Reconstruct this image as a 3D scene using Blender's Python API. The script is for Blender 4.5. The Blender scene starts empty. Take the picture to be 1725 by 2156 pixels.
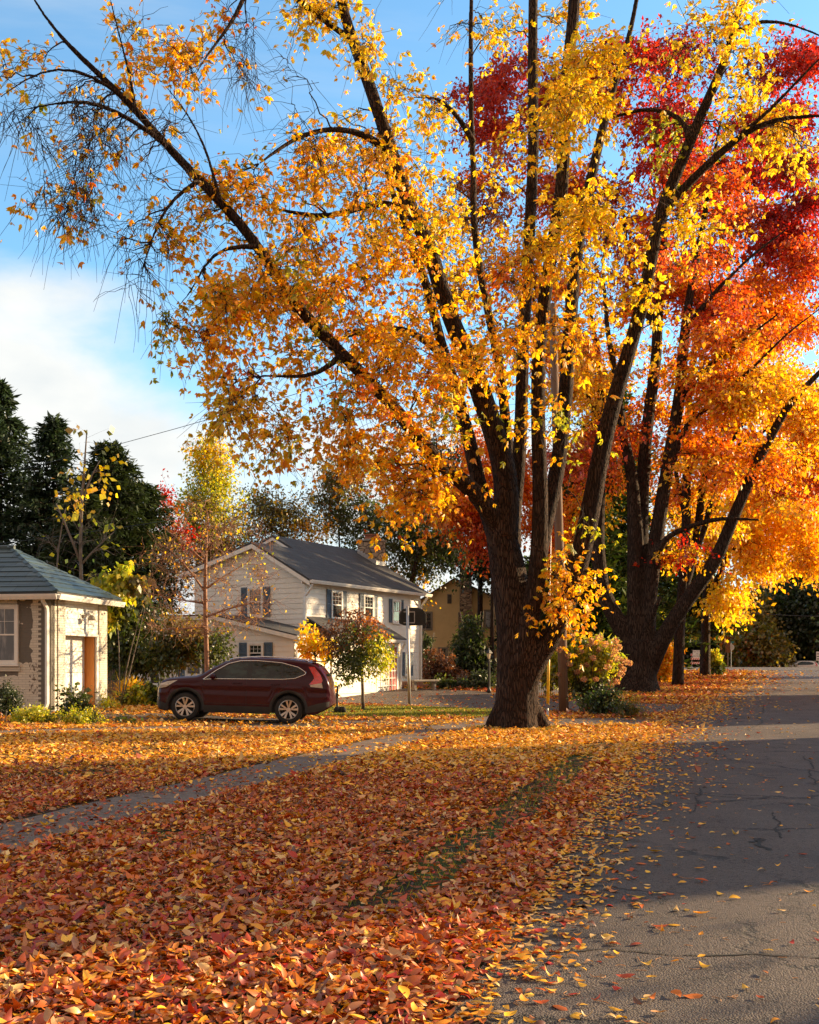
import bpy, math, random
import numpy as np
from mathutils import Vector, Matrix
random.seed(7); RNG = np.random.default_rng(7)
S = bpy.context.scene; COL = S.collection
rad = math.radians
# ------------------------------------------------------------------ camera, light
F = 2300.0; CX = 862.5; HZ = 1400.0; EYE = 1.6          # focal length and horizon in photo pixels (1725 wide)
cd = bpy.data.cameras.new('camera'); cam = bpy.data.objects.new('camera', cd); COL.objects.link(cam); S.camera = cam
cam.location = (0, 0, EYE); cam.rotation_euler = (rad(90), 0, 0)
cd.sensor_fit = 'HORIZONTAL'; cd.sensor_width = 36; cd.lens = F / 1725 * 36
# VERTICAL resolution exceeds horizontal; shift is in units of the larger side
cd.shift_y = (HZ - 1078) / 2156 * (2156 / 1725)
cd.clip_start = 0.1; cd.clip_end = 3000
SUN_AZ = rad(66); SUN_EL = rad(16)
sundir = Vector((math.sin(SUN_AZ) * math.cos(SUN_EL), math.cos(SUN_AZ) * math.cos(SUN_EL), math.sin(SUN_EL)))
sl = bpy.data.lights.new('sun', 'SUN'); sl.energy = 5.0; sl.angle = rad(0.6); sl.color = (1.0, 0.71, 0.39)
so = bpy.data.objects.new('sun', sl); COL.objects.link(so)
so.rotation_euler = (-sundir).to_track_quat('-Z', 'Y').to_euler(); so.location = (60, 30, 40)
vs = S.view_settings; vs.view_transform = 'Standard'; vs.look = 'None'; vs.gamma = 1; vs.exposure = 1.30
try: vs.use_curve_mapping = False
except Exception: pass
S.render.engine = 'CYCLES'
cy = S.cycles; cy.max_bounces = 6; cy.diffuse_bounces = 3; cy.glossy_bounces = 3; cy.transmission_bounces = 5
cy.transparent_max_bounces = 6; cy.caustics_reflective = False; cy.caustics_refractive = False; cy.sample_clamp_indirect = 6

# ------------------------------------------------------------------ node helper
class NT:
    def __init__(s, tree): s.t = tree; s.n = tree.nodes; s.l = tree.links
    def new(s, typ, **kw):
        n = s.n.new(typ)
        for k, v in kw.items(): setattr(n, k, v)
        return n
    def put(s, sock, v):
        if isinstance(v, bpy.types.NodeSocket): s.l.new(v, sock)
        elif v is not None:
            if sock.type == 'RGBA' and hasattr(v, '__len__') and len(v) == 3: v = (*v, 1)
            sock.default_value = v
    def m(s, op, a, b=None, c=None, clamp=False):
        n = s.new('ShaderNodeMath', operation=op, use_clamp=clamp)
        for i, v in enumerate((a, b, c)):
            if v is not None: s.put(n.inputs[i], v)
        return n.outputs[0]
    def noise(s, vec, scale, detail=4, rough=.55, dist=0, out=0):
        n = s.new('ShaderNodeTexNoise'); s.put(n.inputs['Vector'], vec)
        n.inputs['Scale'].default_value = scale; n.inputs['Detail'].default_value = detail
        n.inputs['Roughness'].default_value = rough; n.inputs['Distortion'].default_value = dist
        return n.outputs[out]
    def vor(s, vec, scale, feature='F1', out='Distance', rnd=1):
        n = s.new('ShaderNodeTexVoronoi', feature=feature); s.put(n.inputs['Vector'], vec)
        n.inputs['Scale'].default_value = scale; n.inputs['Randomness'].default_value = rnd
        return n.outputs[out]
    def ramp(s, fac, stops, interp='LINEAR'):
        n = s.new('ShaderNodeValToRGB'); n.color_ramp.interpolation = interp
        e = n.color_ramp.elements
        while len(e) < len(stops): e.new(.5)
        for i, (p, c) in enumerate(stops):
            e[i].position = p; e[i].color = (*c, 1) if hasattr(c, '__len__') else (c, c, c, 1)
        s.put(n.inputs[0], fac); return n.outputs[0]
    def mix(s, fac, a, b, mode='MIX'):
        n = s.new('ShaderNodeMix', data_type='RGBA', blend_type=mode)
        s.put(n.inputs[0], fac); s.put(n.inputs[6], a); s.put(n.inputs[7], b); return n.outputs[2]
    def mapping(s, vec, scale=(1, 1, 1), loc=(0, 0, 0), rot=(0, 0, 0)):
        n = s.new('ShaderNodeMapping'); s.put(n.inputs[0], vec)
        n.inputs['Scale'].default_value = scale; n.inputs['Location'].default_value = loc; n.inputs['Rotation'].default_value = rot
        return n.outputs[0]
    def bump(s, h, strength=.5, dist=.02, normal=None):
        n = s.new('ShaderNodeBump'); n.inputs['Strength'].default_value = strength; n.inputs['Distance'].default_value = dist
        s.put(n.inputs['Height'], h)
        if normal is not None: s.put(n.inputs['Normal'], normal)
        return n.outputs[0]
    def sep(s, v):
        n = s.new('ShaderNodeSeparateXYZ'); s.put(n.inputs[0], v); return n.outputs
    def comb(s, x, y, z):
        n = s.new('ShaderNodeCombineXYZ')
        for i, v in enumerate((x, y, z)): s.put(n.inputs[i], v)
        return n.outputs[0]
    def obj(s): return s.new('ShaderNodeTexCoord').outputs['Object']
    def step(s, a, lo, hi):
        n = s.new('ShaderNodeMapRange', interpolation_type='SMOOTHSTEP'); s.put(n.inputs[0], a)
        n.inputs[1].default_value = lo; n.inputs[2].default_value = hi; return n.outputs[0]

def newmat(name):
    m = bpy.data.materials.new(name); m.use_nodes = True; m.node_tree.nodes.clear()
    t = NT(m.node_tree); out = t.new('ShaderNodeOutputMaterial'); b = t.new('ShaderNodeBsdfPrincipled')
    t.l.new(b.outputs[0], out.inputs[0]); return m, t, b, out
def bsdf(t, b, col=None, rough=.6, normal=None, metal=0, spec=.5, coat=0):
    t.put(b.inputs['Base Color'], col); t.put(b.inputs['Roughness'], rough); t.put(b.inputs['Metallic'], metal)
    b.inputs['Specular IOR Level'].default_value = spec
    if coat: b.inputs['Coat Weight'].default_value = coat; b.inputs['Coat Roughness'].default_value = .04
    if normal is not None: t.put(b.inputs['Normal'], normal)
def simple(name, col, rough=.6, metal=0, spec=.5, var=.15, scale=6, coat=0, bump=0):
    m, t, b, o = newmat(name); v = t.obj(); n = t.noise(v, scale, 5, .6)
    c = t.mix(t.step(n, .3, .7), tuple(x * (1 - var) for x in col), tuple(min(1, x * (1 + var)) for x in col))
    bsdf(t, b, c, rough, t.bump(t.noise(v, scale * 6, 4), bump, .01) if bump else None, metal, spec, coat); return m

# ------------------------------------------------------------------ world
w = bpy.data.worlds.new('World'); S.world = w; w.use_nodes = True; w.node_tree.nodes.clear(); t = NT(w.node_tree)
sky = t.new('ShaderNodeTexSky', sky_type='NISHITA'); sky.sun_disc = False; sky.sun_elevation = SUN_EL; sky.sun_rotation = SUN_AZ
sky.air_density = 1.0; sky.dust_density = 0.4; sky.ozone_density = 2.5; sky.altitude = 100
g = t.new('ShaderNodeTexCoord').outputs['Generated']; x, y, z = t.sep(g)
zz = t.m('MAXIMUM', z, .02)
cvec = t.comb(t.m('DIVIDE', x, t.m('ADD', zz, .35)), t.m('DIVIDE', y, t.m('ADD', zz, .35)), t.m('MULTIPLY', zz, 1.6))
az = t.m('DIVIDE', x, t.m('MAXIMUM', t.m('ABSOLUTE', y), .05)); el = t.m('DIVIDE', zz, t.m('MAXIMUM', t.m('ABSOLUTE', y), .05))
n1 = t.noise(cvec, 2.6, 9, .55, .3)
# one cumulus bank low over the left of the street, thinning upward and to the right
bank = t.m('ADD', t.m('MULTIPLY', t.step(az, -.14, -.36), .46), t.m('MULTIPLY', t.step(el, .38, .15), .56))
bank = t.m('SUBTRACT', bank, t.m('MULTIPLY', t.step(el, .34, .46), .44))
cm = t.step(t.m('ADD', n1, bank), .76, 1.12)
thin = t.m('MULTIPLY', t.step(t.noise(t.mapping(cvec, (1, 1, 3)), 1.3, 6, .6, .5), .50, .85), .35)
cm = t.m('MAXIMUM', cm, thin)
back = t.m('MULTIPLY', t.step(y, .10, -.30), t.step(t.noise(cvec, 1.6, 5), .25, .5)); cm = t.m('MAXIMUM', cm, t.m('MULTIPLY', back, .92))  # unseen cloud added behind the camera to warm the ambient light
ccol = t.mix(t.noise(cvec, 5, 5), (3.6, 4.0, 4.2), (6.0, 5.8, 5.4))
hs = t.new('ShaderNodeHueSaturation'); hs.inputs['Saturation'].default_value = .95; hs.inputs['Value'].default_value = 1.62
t.l.new(sky.outputs[0], hs.inputs['Color'])
tint = t.mix(1, hs.outputs[0], (.74, 1.02, 1.05), 'MULTIPLY')
back = t.m('MAXIMUM', back, t.m('MULTIPLY', t.step(z, .64, .80), .9)); cm = t.m('MAXIMUM', cm, back)  # cloud cap added overhead, above the view, for more warm fill light
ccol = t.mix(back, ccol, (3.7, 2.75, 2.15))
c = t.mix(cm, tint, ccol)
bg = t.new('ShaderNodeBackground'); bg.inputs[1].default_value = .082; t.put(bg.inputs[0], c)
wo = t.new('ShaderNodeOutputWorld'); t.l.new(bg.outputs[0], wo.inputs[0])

# ------------------------------------------------------------------ positions
def sst(a, lo, hi):
    k = np.clip((np.asarray(a, float) - lo) / (hi - lo), 0, 1); return k * k * (3 - 2 * k)
EDY = np.array([-30, 0, 4.9, 7.3, 13, 17.2, 28, 47, 70, 96, 112, 140]); EDX = np.array([-8.5, -1.1, .16, .78, 2.2, 3.36, 6.5, 12.6, 20.5, 29.6, 34.5, 43])
def xe(Y): return np.interp(Y, EDY, EDX)           # edge of the asphalt
def xl(Y): return xe(Y) - np.interp(Y, [0, 6, 14, 30, 60], [.9, .75, .55, .7, 1.0])   # edge of the lawn
def gh(X, Y):
    X = np.asarray(X, float); Y = np.asarray(Y, float)
    b = np.where(Y < 130, 1.35 * (np.clip(Y, 0, None) / 130) ** 2, np.maximum(1.35 - .055 * (Y - 130), -2.5))
    e = .50 * sst(Y, 36, 50) * sst(xe(Y) - X, 3, 10) * (1 - sst(Y, 85, 115))
    e2 = .17 * sst(-X, 1, 9) * sst(Y, 14, 27) * (1 - sst(Y, 36, 46))
    return b + e + e2
def P(px, py, Y): return Vector(((px - CX) / F * Y, Y, EYE - (py - HZ) / F * Y))
def G(px, Y, dz=0): X = (px - CX) / F * Y; return Vector((X, Y, float(gh(X, Y)) + dz))

# ------------------------------------------------------------------ object helpers
def tag(o, label=None, cat=None, group=None, kind=None):
    if label: o['label'] = label
    if cat: o['category'] = cat
    if group: o['group'] = group
    if kind: o['kind'] = kind
    return o
def thing(name, label, cat, loc=(0, 0, 0), rz=0, group=None):
    o = bpy.data.objects.new(name, None); o.empty_display_size = .2; COL.objects.link(o); o.location = loc; o.rotation_euler = (0, 0, rz)
    return tag(o, label, cat, group)
def link(name, me, m, parent=None, smooth=False):
    o = bpy.data.objects.new(name, me); COL.objects.link(o)
    if parent: o.parent = parent
    if m: me.materials.append(m)
    if smooth: me.polygons.foreach_set('use_smooth', np.ones(len(me.polygons), bool))
    return o
def npmesh(name, V, Fc, colors=None, uv=None):
    """V (n,3), Fc (m,k) faces all of k corners."""
    me = bpy.data.meshes.new(name); V = np.asarray(V, np.float32); Fc = np.asarray(Fc, np.int32); k = Fc.shape[1]
    me.vertices.add(len(V)); me.vertices.foreach_set('co', V.ravel())
    me.loops.add(Fc.size); me.loops.foreach_set('vertex_index', Fc.ravel())
    me.polygons.add(len(Fc)); me.polygons.foreach_set('loop_start', np.arange(0, Fc.size, k, dtype=np.int32))
    if colors is not None:
        a = me.color_attributes.new('col', 'FLOAT_COLOR', 'POINT')
        c = np.ones((len(V), 4), np.float32); c[:, :3] = colors; a.data.foreach_set('color', c.ravel())
    me.update(calc_edges=True); me.validate(); return me
class MB:
    def __init__(s): s.v = []; s.f = []
    def add(s, vs_, fs): n = len(s.v); s.v += [tuple(q) for q in vs_]; s.f += [tuple(i + n for i in f) for f in fs]; return s
    def box(s, a, b):
        x0, y0, z0 = a; x1, y1, z1 = b
        return s.add([(x0, y0, z0), (x1, y0, z0), (x1, y1, z0), (x0, y1, z0), (x0, y0, z1), (x1, y0, z1), (x1, y1, z1), (x0, y1, z1)],
                     [(0, 3, 2, 1), (4, 5, 6, 7), (0, 1, 5, 4), (1, 2, 6, 5), (2, 3, 7, 6), (3, 0, 4, 7)])
    def tube(s, pts, r, n=8, cap=True):
        pts = np.array([tuple(p) for p in pts], float); r = np.broadcast_to(np.asarray(r, float), (len(pts),))
        V, Fc = tubes(pts[None], r[None], n); s.add(V.tolist(), Fc.tolist())
        if cap: k = len(s.v) - len(V); s.f.append(tuple(k + i for i in range(n))[::-1]); s.f.append(tuple(len(s.v) - n + i for i in range(n)))
        return s
    def prism(s, poly, axis, a, b):
        """poly of 2-D points extruded along axis (0, 1 or 2) from a to b."""
        def p3(q, h):
            l = list(q); l.insert(axis, h); return tuple(l)
        n = len(poly); return s.add([p3(q, a) for q in poly] + [p3(q, b) for q in poly],
            [tuple(range(n))[::-1], tuple(range(n, 2 * n))] + [(i, (i + 1) % n, n + (i + 1) % n, n + i) for i in range(n)])
    def lathe(s, prof, n=16, c=(0, 0, 0)):
        vs_ = [(c[0] + r * math.cos(2 * math.pi * j / n), c[1] + r * math.sin(2 * math.pi * j / n), c[2] + z) for r, z in prof for j in range(n)]
        fs = [(i * n + j, i * n + (j + 1) % n, (i + 1) * n + (j + 1) % n, (i + 1) * n + j) for i in range(len(prof) - 1) for j in range(n)]
        return s.add(vs_, fs + [tuple(range(n))[::-1], tuple((len(prof) - 1) * n + j for j in range(n))])
    def ball(s, c, rx, ry, rz, n=10):
        pr = [(math.sin(math.pi * i / n) + 1e-3, -math.cos(math.pi * i / n)) for i in range(n + 1)]
        k = len(s.v); s.lathe(pr, 2 * n)
        for i in range(k, len(s.v)): q = s.v[i]; s.v[i] = (c[0] + q[0] * rx, c[1] + q[1] * ry, c[2] + q[2] * rz)
        return s
    def build(s, name, m, parent=None, smooth=False, bevel=0):
        me = bpy.data.meshes.new(name); me.from_pydata(s.v, [], s.f); me.update()
        import bmesh
        bm = bmesh.new(); bm.from_mesh(me); bmesh.ops.recalc_face_normals(bm, faces=bm.faces); bm.to_mesh(me); bm.free()
        o = link(name, me, m, parent, smooth)
        if bevel: b = o.modifiers.new('bevel', 'BEVEL'); b.width = bevel; b.segments = 2; b.limit_method = 'ANGLE'
        return o
def tubes(Pt, R, n=4):
    """Pt (N,K,3) centre lines, R (N,K) radii -> vertices and quads."""
    Pt = np.asarray(Pt, float); N, K, _ = Pt.shape
    T = np.gradient(Pt, axis=1); T /= np.linalg.norm(T, axis=2, keepdims=True) + 1e-9
    m = Pt[:, -1] - Pt[:, 0]; ref = np.where(np.abs(m[:, 2:3]) > np.abs(m[:, 0:1]), np.array([[1., 0, 0]]), np.array([[0, 0, 1.]]))
    ref = ref + np.array([[0, .37, 0]]); A = np.cross(T, ref[:, None]); A /= np.linalg.norm(A, axis=2, keepdims=True) + 1e-9
    B = np.cross(T, A); an = np.arange(n) * 2 * np.pi / n
    V = Pt[:, :, None] + R[:, :, None, None] * (A[:, :, None] * np.cos(an)[None, None, :, None] + B[:, :, None] * np.sin(an)[None, None, :, None])
    idx = np.arange(N * K * n).reshape(N, K, n); a = idx[:, :-1]; b = idx[:, 1:]
    Fc = np.stack([a, np.roll(a, -1, 2), np.roll(b, -1, 2), b], -1).reshape(-1, 4)
    return V.reshape(-1, 3), Fc
def unit(v): return v / (np.linalg.norm(v, axis=-1, keepdims=True) + 1e-9)

def leafmesh(name, Pos, Dir, Nor, size, width, col, fold=.18, curl=0., quality=1):
    """Many pointed leaves folded along the midrib, each of its own colour."""
    n = len(Pos); D = unit(Dir); W = unit(np.cross(Nor, D)); U = np.cross(D, W)
    size = np.broadcast_to(size, (n,)); width = np.broadcast_to(width, (n,))
    cu = np.broadcast_to(curl, (n,)); tw = np.sin(np.arange(n) * 1.7) * 1.1 if quality else 0
    if quality == 0: sh = [(0, 0), (.42, 1), (1, 0), (.42, -1)]; fc = [(0, 1, 2, 3)]
    elif quality == 2:
        e_ = [(.10, .38), (.28, .86), (.50, 1.), (.76, .58)]; sh = [(0, 0)] + [(a, 0) for a, _ in e_] + [(1, 0)] + e_ + [(a, -b) for a, b in e_]; fc = []
        for o_ in (6, 10):
            q = [(0, 1, o_), (1, 2, o_ + 1), (1, o_ + 1, o_), (2, 3, o_ + 2), (2, o_ + 2, o_ + 1), (3, 4, o_ + 3), (3, o_ + 3, o_ + 2), (4, 5, o_ + 3)]; fc += [f if o_ == 6 else f[::-1] for f in q]
    else: sh = [(0, 0), (.22, .72), (.55, .95), (1, 0), (.55, -.95), (.22, -.72)]; fc = [(0, 1, 2, 3), (0, 3, 4, 5)]
    V = np.zeros((n, len(sh), 3))
    for i, (a, b) in enumerate(sh):
        h = abs(b) * fold * width + cu * size * (a - .45) ** 2 * 1.6 + tw * b * width * (a - .3)
        V[:, i] = Pos + D * (a * size)[:, None] + W * (b * width)[:, None] + U * h[:, None]
    k = len(sh); Fc = (np.arange(n)[:, None, None] * k + np.array(fc)[None]).reshape(-1, len(fc[0]))
    return npmesh(name, V.reshape(-1, 3), Fc, np.repeat(col, k, axis=0))

# ------------------------------------------------------------------ materials
def leafmat(name, trans=.45, gloss=.06, hue=1):
    m, t, b, o = newmat(name); t.n.remove(b)
    a = t.new('ShaderNodeAttribute', attribute_name='col').outputs['Color']
    d = t.new('ShaderNodeBsdfDiffuse'); t.put(d.inputs[0], a)
    tr = t.new('ShaderNodeBsdfTranslucent'); t.put(tr.inputs[0], t.mix(1, a, (1.15, 1.15, .6), 'MULTIPLY'))
    gl = t.new('ShaderNodeBsdfGlossy'); gl.inputs['Roughness'].default_value = .45
    m1 = t.new('ShaderNodeMixShader'); m1.inputs[0].default_value = trans; t.l.new(d.outputs[0], m1.inputs[1]); t.l.new(tr.outputs[0], m1.inputs[2])
    m2 = t.new('ShaderNodeMixShader'); m2.inputs[0].default_value = gloss; t.l.new(m1.outputs[0], m2.inputs[1]); t.l.new(gl.outputs[0], m2.inputs[2])
    t.l.new(m2.outputs[0], o.inputs[0]); return m
M = {}
M['leaf'] = leafmat('autumn_leaf', .58); M['litter'] = leafmat('fallen_leaf', .15, .07); M['needle'] = leafmat('needle', .2, .04)
def barkmat(name, c1, c2, zs=.22, sc=9, bump=.9, dist=.05):
    m, t, b, o = newmat(name); v = t.obj(); wv = t.mapping(v, (1, 1, zs))
    wob = t.noise(v, 3.0, 3, out=1); vv = t.mix(.055, wv, wob, 'ADD')
    r = t.vor(vv, sc, 'DISTANCE_TO_EDGE'); n = t.noise(t.mapping(v, (1, 1, .35)), 40, 6, .65)
    h = t.m('ADD', t.step(r, 0, .22), t.m('MULTIPLY', n, .45))
    big = t.noise(v, 1.7, 4)
    c = t.mix(t.step(h, .25, 1.15), tuple(x * .45 for x in c1), t.mix(t.step(big, .35, .7), c1, c2))
    bsdf(t, b, c, .9, t.bump(h, bump, dist), 0, .15); return m
M['bark'] = barkmat('furrowed_bark', (.060, .036, .026), (.11, .070, .050), .13, 26, 1.0, .06)
M['bark_far'] = barkmat('dark_bark', (.05, .033, .026), (.085, .06, .048), .15, 15)
M['twig'] = simple('twig_bark', (.035, .022, .018), .85, var=.3, spec=.2)
M['twig_red'] = simple('reddish_twig_bark', (.28, .145, .09), .7, var=.25, spec=.3)
M['twig_grey'] = simple('grey_twig_bark', (.16, .13, .11), .8, var=.3)

def ground_mat():
    m, t, b, o = newmat('leafy_lawn'); v = t.obj()
    cell = t.vor(v, 17, 'F1', 'Color'); rr = t.sep(cell)[0]
    litter = t.ramp(rr, [(0, (.09, .025, .015)), (.3, (.25, .06, .02)), (.55, (.42, .13, .025)), (.8, (.5, .24, .04)), (1, (.36, .19, .10))], 'CONSTANT')
    soil = t.mix(t.noise(v, 30, 5), (.018, .016, .008), (.05, .035, .016))
    gr = t.mix(t.noise(v, 60, 4), (.02, .035, .008), (.07, .11, .02))
    base = t.mix(t.step(t.noise(v, 1.1, 5, .6), .42, .58), soil, gr)
    far = t.step(t.sep(t.new('ShaderNodeNewGeometry').outputs['Position'])[1], 14, 40)
    mask = t.m('MULTIPLY', t.step(t.noise(v, .9, 6, .7), .36, .5), t.m('ADD', .35, t.m('MULTIPLY', far, .4)))
    mask = t.m('GREATER_THAN', mask, t.sep(cell)[1])
    c = t.mix(mask, base, litter); h = t.m('ADD', t.noise(v, 40, 6), t.vor(v, 17))
    bsdf(t, b, c, .9, t.bump(h, .6, .03), 0, .2); return m
M['ground'] = ground_mat()
def asphalt(name='asphalt', c1=(.056, .042, .036), c2=(.125, .095, .078), cr=1.0):
    m, t, b, o = newmat(name); v = t.obj()
    agg = t.vor(v, 95); n = t.noise(v, 22, 8, .7); big = t.noise(v, .55, 5, .6)
    stone = t.sep(t.vor(v, 95, 'F1', 'Color'))[0]
    c = t.mix(t.step(big, .3, .72), c1, tuple((a + b_) / 2 for a, b_ in zip(c1, c2)))
    c = t.mix(t.m('MULTIPLY', t.step(stone, .45, 1), .75), c, c2)
    holes = t.step(t.noise(v, 38, 3, .5), .60, .66)
    c = t.mix(t.m('MULTIPLY', holes, .8), c, (.012, .011, .011))
    wob = t.mix(.9, v, t.noise(v, 1.3, 6, .7, out=1), 'ADD')
    crk = t.vor(wob, .34, 'DISTANCE_TO_EDGE'); crm = t.m('MULTIPLY', t.m('SUBTRACT', 1, t.step(crk, .003, .016)), t.step(t.noise(v, .35, 3), .40, .52))
    wob2 = t.mix(.5, v, t.noise(v, 3, 5, .7, out=1), 'ADD')
    crk2 = t.vor(t.mapping(wob2, (1, .45, 1)), 1.1, 'DISTANCE_TO_EDGE'); crm2 = t.m('MULTIPLY', t.m('SUBTRACT', 1, t.step(crk2, .004, .018)), t.step(t.noise(v, .6, 3), .50, .60))
    patchy = t.m('MULTIPLY', t.step(t.noise(v, .9, 5, .65, .4), .52, .66), .45); c = t.mix(patchy, c, (.026, .021, .019)); track = t.m('MULTIPLY', t.step(t.noise(t.mapping(v, (1, .25, 1), rot=(0, 0, -.27)), .8, 4), .45, .7), .25); c = t.mix(track, c, (.15, .12, .10))
    cm_ = t.m('MAXIMUM', crm, crm2); cm_ = t.m('MULTIPLY', cm_, cr)
    c = t.mix(cm_, c, (.008, .007, .007))
    h = t.m('SUBTRACT', t.m('ADD', t.m('MULTIPLY', agg, -.9), t.m('MULTIPLY', n, .9)), t.m('ADD', t.m('MULTIPLY', cm_, 1.2), t.m('MULTIPLY', holes, .6)))
    bsdf(t, b, c, t.m('ADD', .62, t.m('MULTIPLY', n, .25)), t.bump(h, .95, .014), 0, .45); return m
M['asphalt'] = asphalt(); M['drive'] = asphalt('driveway_asphalt', (.085, .064, .052), (.15, .115, .092), .6)
def concrete(name, c1, c2, joint=1.5):
    m, t, b, o = newmat(name); v = t.obj(); n = t.noise(v, 9, 8, .65)
    c = t.mix(t.step(n, .3, .7), c1, c2); bsdf(t, b, c, .85, t.bump(t.noise(v, 60, 6, .7), .5, .01), 0, .3); return m
M['walk'] = concrete('worn_concrete', (.115, .082, .064), (.20, .15, .115)); M['stone'] = concrete('cast_stone', (.25, .22, .18), (.36, .32, .27))

# ------------------------------------------------------------------ ground, road, paths
def grid_sheet(name, xs, ys, m, fx=None, dz=0, kind='structure'):
    ys = np.asarray(ys, float); k = len(xs)
    if fx is None: X = np.broadcast_to(xs, (len(ys), k)); Y = np.repeat(ys[:, None], k, 1)
    else: X, Y = fx(np.asarray(xs, float), ys)
    V = np.stack([X, Y, gh(X, Y) + dz], -1).reshape(-1, 3)
    i = np.arange(len(ys) - 1)[:, None] * k + np.arange(k - 1)[None]; i = i.ravel()
    o = link(name, npmesh(name, V, np.stack([i, i + 1, i + k + 1, i + k], 1)), m, smooth=True); tag(o, kind=kind); return o
def steps(a, b, s0): return np.linspace(a, b, max(2, int((b - a) / s0) + 1))
gxs = np.unique(np.concatenate([steps(-600, -60, 30), steps(-60, -25, 5), steps(-25, 45, 1.), steps(45, 100, 5), steps(100, 600, 30)]))
gys = np.unique(np.concatenate([steps(-60, -5, 5), steps(-5, 60, 1.), steps(60, 150, 3), steps(150, 1500, 50)]))
grid_sheet('ground', gxs, gys, M['ground'], dz=-.0)
ROADW = 9.2
ry = np.concatenate([steps(-30, 60, 1.), steps(61, 118, 2)])
grid_sheet('road', np.linspace(0, 1, 10), ry, M['asphalt'], lambda a, Y: (xe(Y)[:, None] + a[None] * ROADW - .0, np.repeat(Y[:, None], len(a), 1)), .010)
def crossx(a, X): return (np.repeat(X[:, None], len(a), 1), 113 + (X * .0)[:, None] + a[None] * 15)
grid_sheet('cross_street', np.linspace(0, 1, 8), steps(-90, 150, 4), M['drive'], lambda a, X: crossx(a, X), .022)
# kerb return at the corner of the cross street
def ribbon(name, pts, width, m, dz, kind='structure', thick=0):
    pts = np.array(pts, float); seg = np.r_[0, np.cumsum(np.linalg.norm(np.diff(pts, axis=0), axis=1))]
    s = np.linspace(0, seg[-1], int(seg[-1] / .5) + 2); c = np.stack([np.interp(s, seg, pts[:, 0]), np.interp(s, seg, pts[:, 1])], 1)
    for _ in range(6): c[1:-1] = (c[:-2] + c[1:-1] * 2 + c[2:]) / 4
    T = unit(np.gradient(c, axis=0)); Nn = np.stack([-T[:, 1], T[:, 0]], 1); a = np.linspace(-.5, .5, 5)
    jit = .05 * np.sin(s * 1.7)[:, None] + .03 * np.sin(s * 4.1)[:, None]
    X = c[:, 0:1] + Nn[:, 0:1] * (a[None] * (width + jit)); Y = c[:, 1:2] + Nn[:, 1:2] * (a[None] * (width + jit))
    V = np.stack([X, Y, gh(X, Y) + dz], -1).reshape(-1, 3); k = 5
    i = (np.arange(len(s) - 1)[:, None] * k + np.arange(k - 1)[None]).ravel()
    o = link(name, npmesh(name, V, np.stack([i, i + 1, i + k + 1, i + k], 1)), m, smooth=True); tag(o, kind=kind); return c
SW = [(-9.5, -9), (-6, 2), (-3.63, 10.4), (-3.05, 12.7), (-2.35, 15), (-1.75, 17.4), (-.95, 20.3), (0, 23.5), (1.25, 27.5), (3.6, 34)]
ribbon('sidewalk', SW, 1.05, M['walk'], .016)
GP = [(-13, 21.8), (-9.3, 22.4), (-7.2, 23.6), (-5.4, 25.0), (-4.0, 25.9), (-2.6, 26.6)]
ribbon('garden_path', GP, .95, M['walk'], .022)
D1 = [(-10.3, 31.0), (-7, 28.9), (-3, 28.2), (1, 28.2), (4, 29), (6.4, 29.6)]
ribbon('driveway', D1, 3.1, M['drive'], .012)
D2 = [(-3.2, 43.5), (0, 42.4), (3.5, 40.3), (6, 38.2), (9.3, 36.8)]
ribbon('driveway', D2, 7.4, M['drive'], .014)
#ribbon('kerb_strip', [(xl(y_) - .05, y_) for y_ in (8.5, 9.5, 10.3)], .16, M['walk'], .02)

CRK = [[(1050, 1990), (1143, 1994), (1290, 1987), (1400, 1998), (1560, 1992), (1725, 2003), (1830, 2010)], [(1300, 1672), (1430, 1665), (1560, 1676), (1725, 1678)], [(1478, 1655), (1470, 1675), (1474, 1690), (1455, 1708)],
       [(1622, 1705), (1640, 1725), (1634, 1745), (1648, 1758)], [(1575, 1768), (1600, 1758), (1592, 1772), (1620, 1783)], [(1690, 1590), (1699, 1612), (1694, 1628), (1712, 1650)], [(1608, 1492), (1598, 1508), (1603, 1518), (1576, 1538)], [(1250, 1800), (1262, 1770), (1255, 1745), (1275, 1720)], [(1350, 1580), (1500, 1576), (1725, 1583)]]
rk_ = np.random.default_rng(77); Vc, Fq = [], []
for ci, cr_ in enumerate(CRK):
    w = []
    for px, py in cr_:
        Yg = F * 1.55 / (py - HZ); w.append(((px - CX) / F * Yg, Yg))
    w = np.array(w); sg = np.r_[0, np.cumsum(np.linalg.norm(np.diff(w, axis=0), axis=1))]; s_ = np.linspace(0, sg[-1], int(sg[-1] / .05) + 3); X = np.interp(s_, sg, w[:, 0]); Y = np.interp(s_, sg, w[:, 1])
    T = unit(np.stack([np.gradient(X), np.gradient(Y)], 1)); nn = np.stack([-T[:, 1], T[:, 0]], 1); j = np.cumsum(rk_.normal(0, .012, len(s_))); j -= np.linspace(0, j[-1], len(s_)); hw_c = (.007 if ci != 4 else .02) * rk_.uniform(.3, 1.5, len(s_)) * (1 + Y / 22); hw_c[0] = hw_c[-1] = .001
    o0 = len(Vc) and sum(len(q) for q in Vc); A_ = np.stack([X + nn[:, 0] * (j + hw_c), Y + nn[:, 1] * (j + hw_c)], 1); B_ = np.stack([X + nn[:, 0] * (j - hw_c), Y + nn[:, 1] * (j - hw_c)], 1)
    q = np.concatenate([A_, B_]); Vc.append(np.c_[q, gh(q[:, 0], q[:, 1]) + .0145]); k = len(s_); i = np.arange(k - 1) + o0; Fq.append(np.stack([i + k, i + k + 1, i + 1, i], 1))
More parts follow.
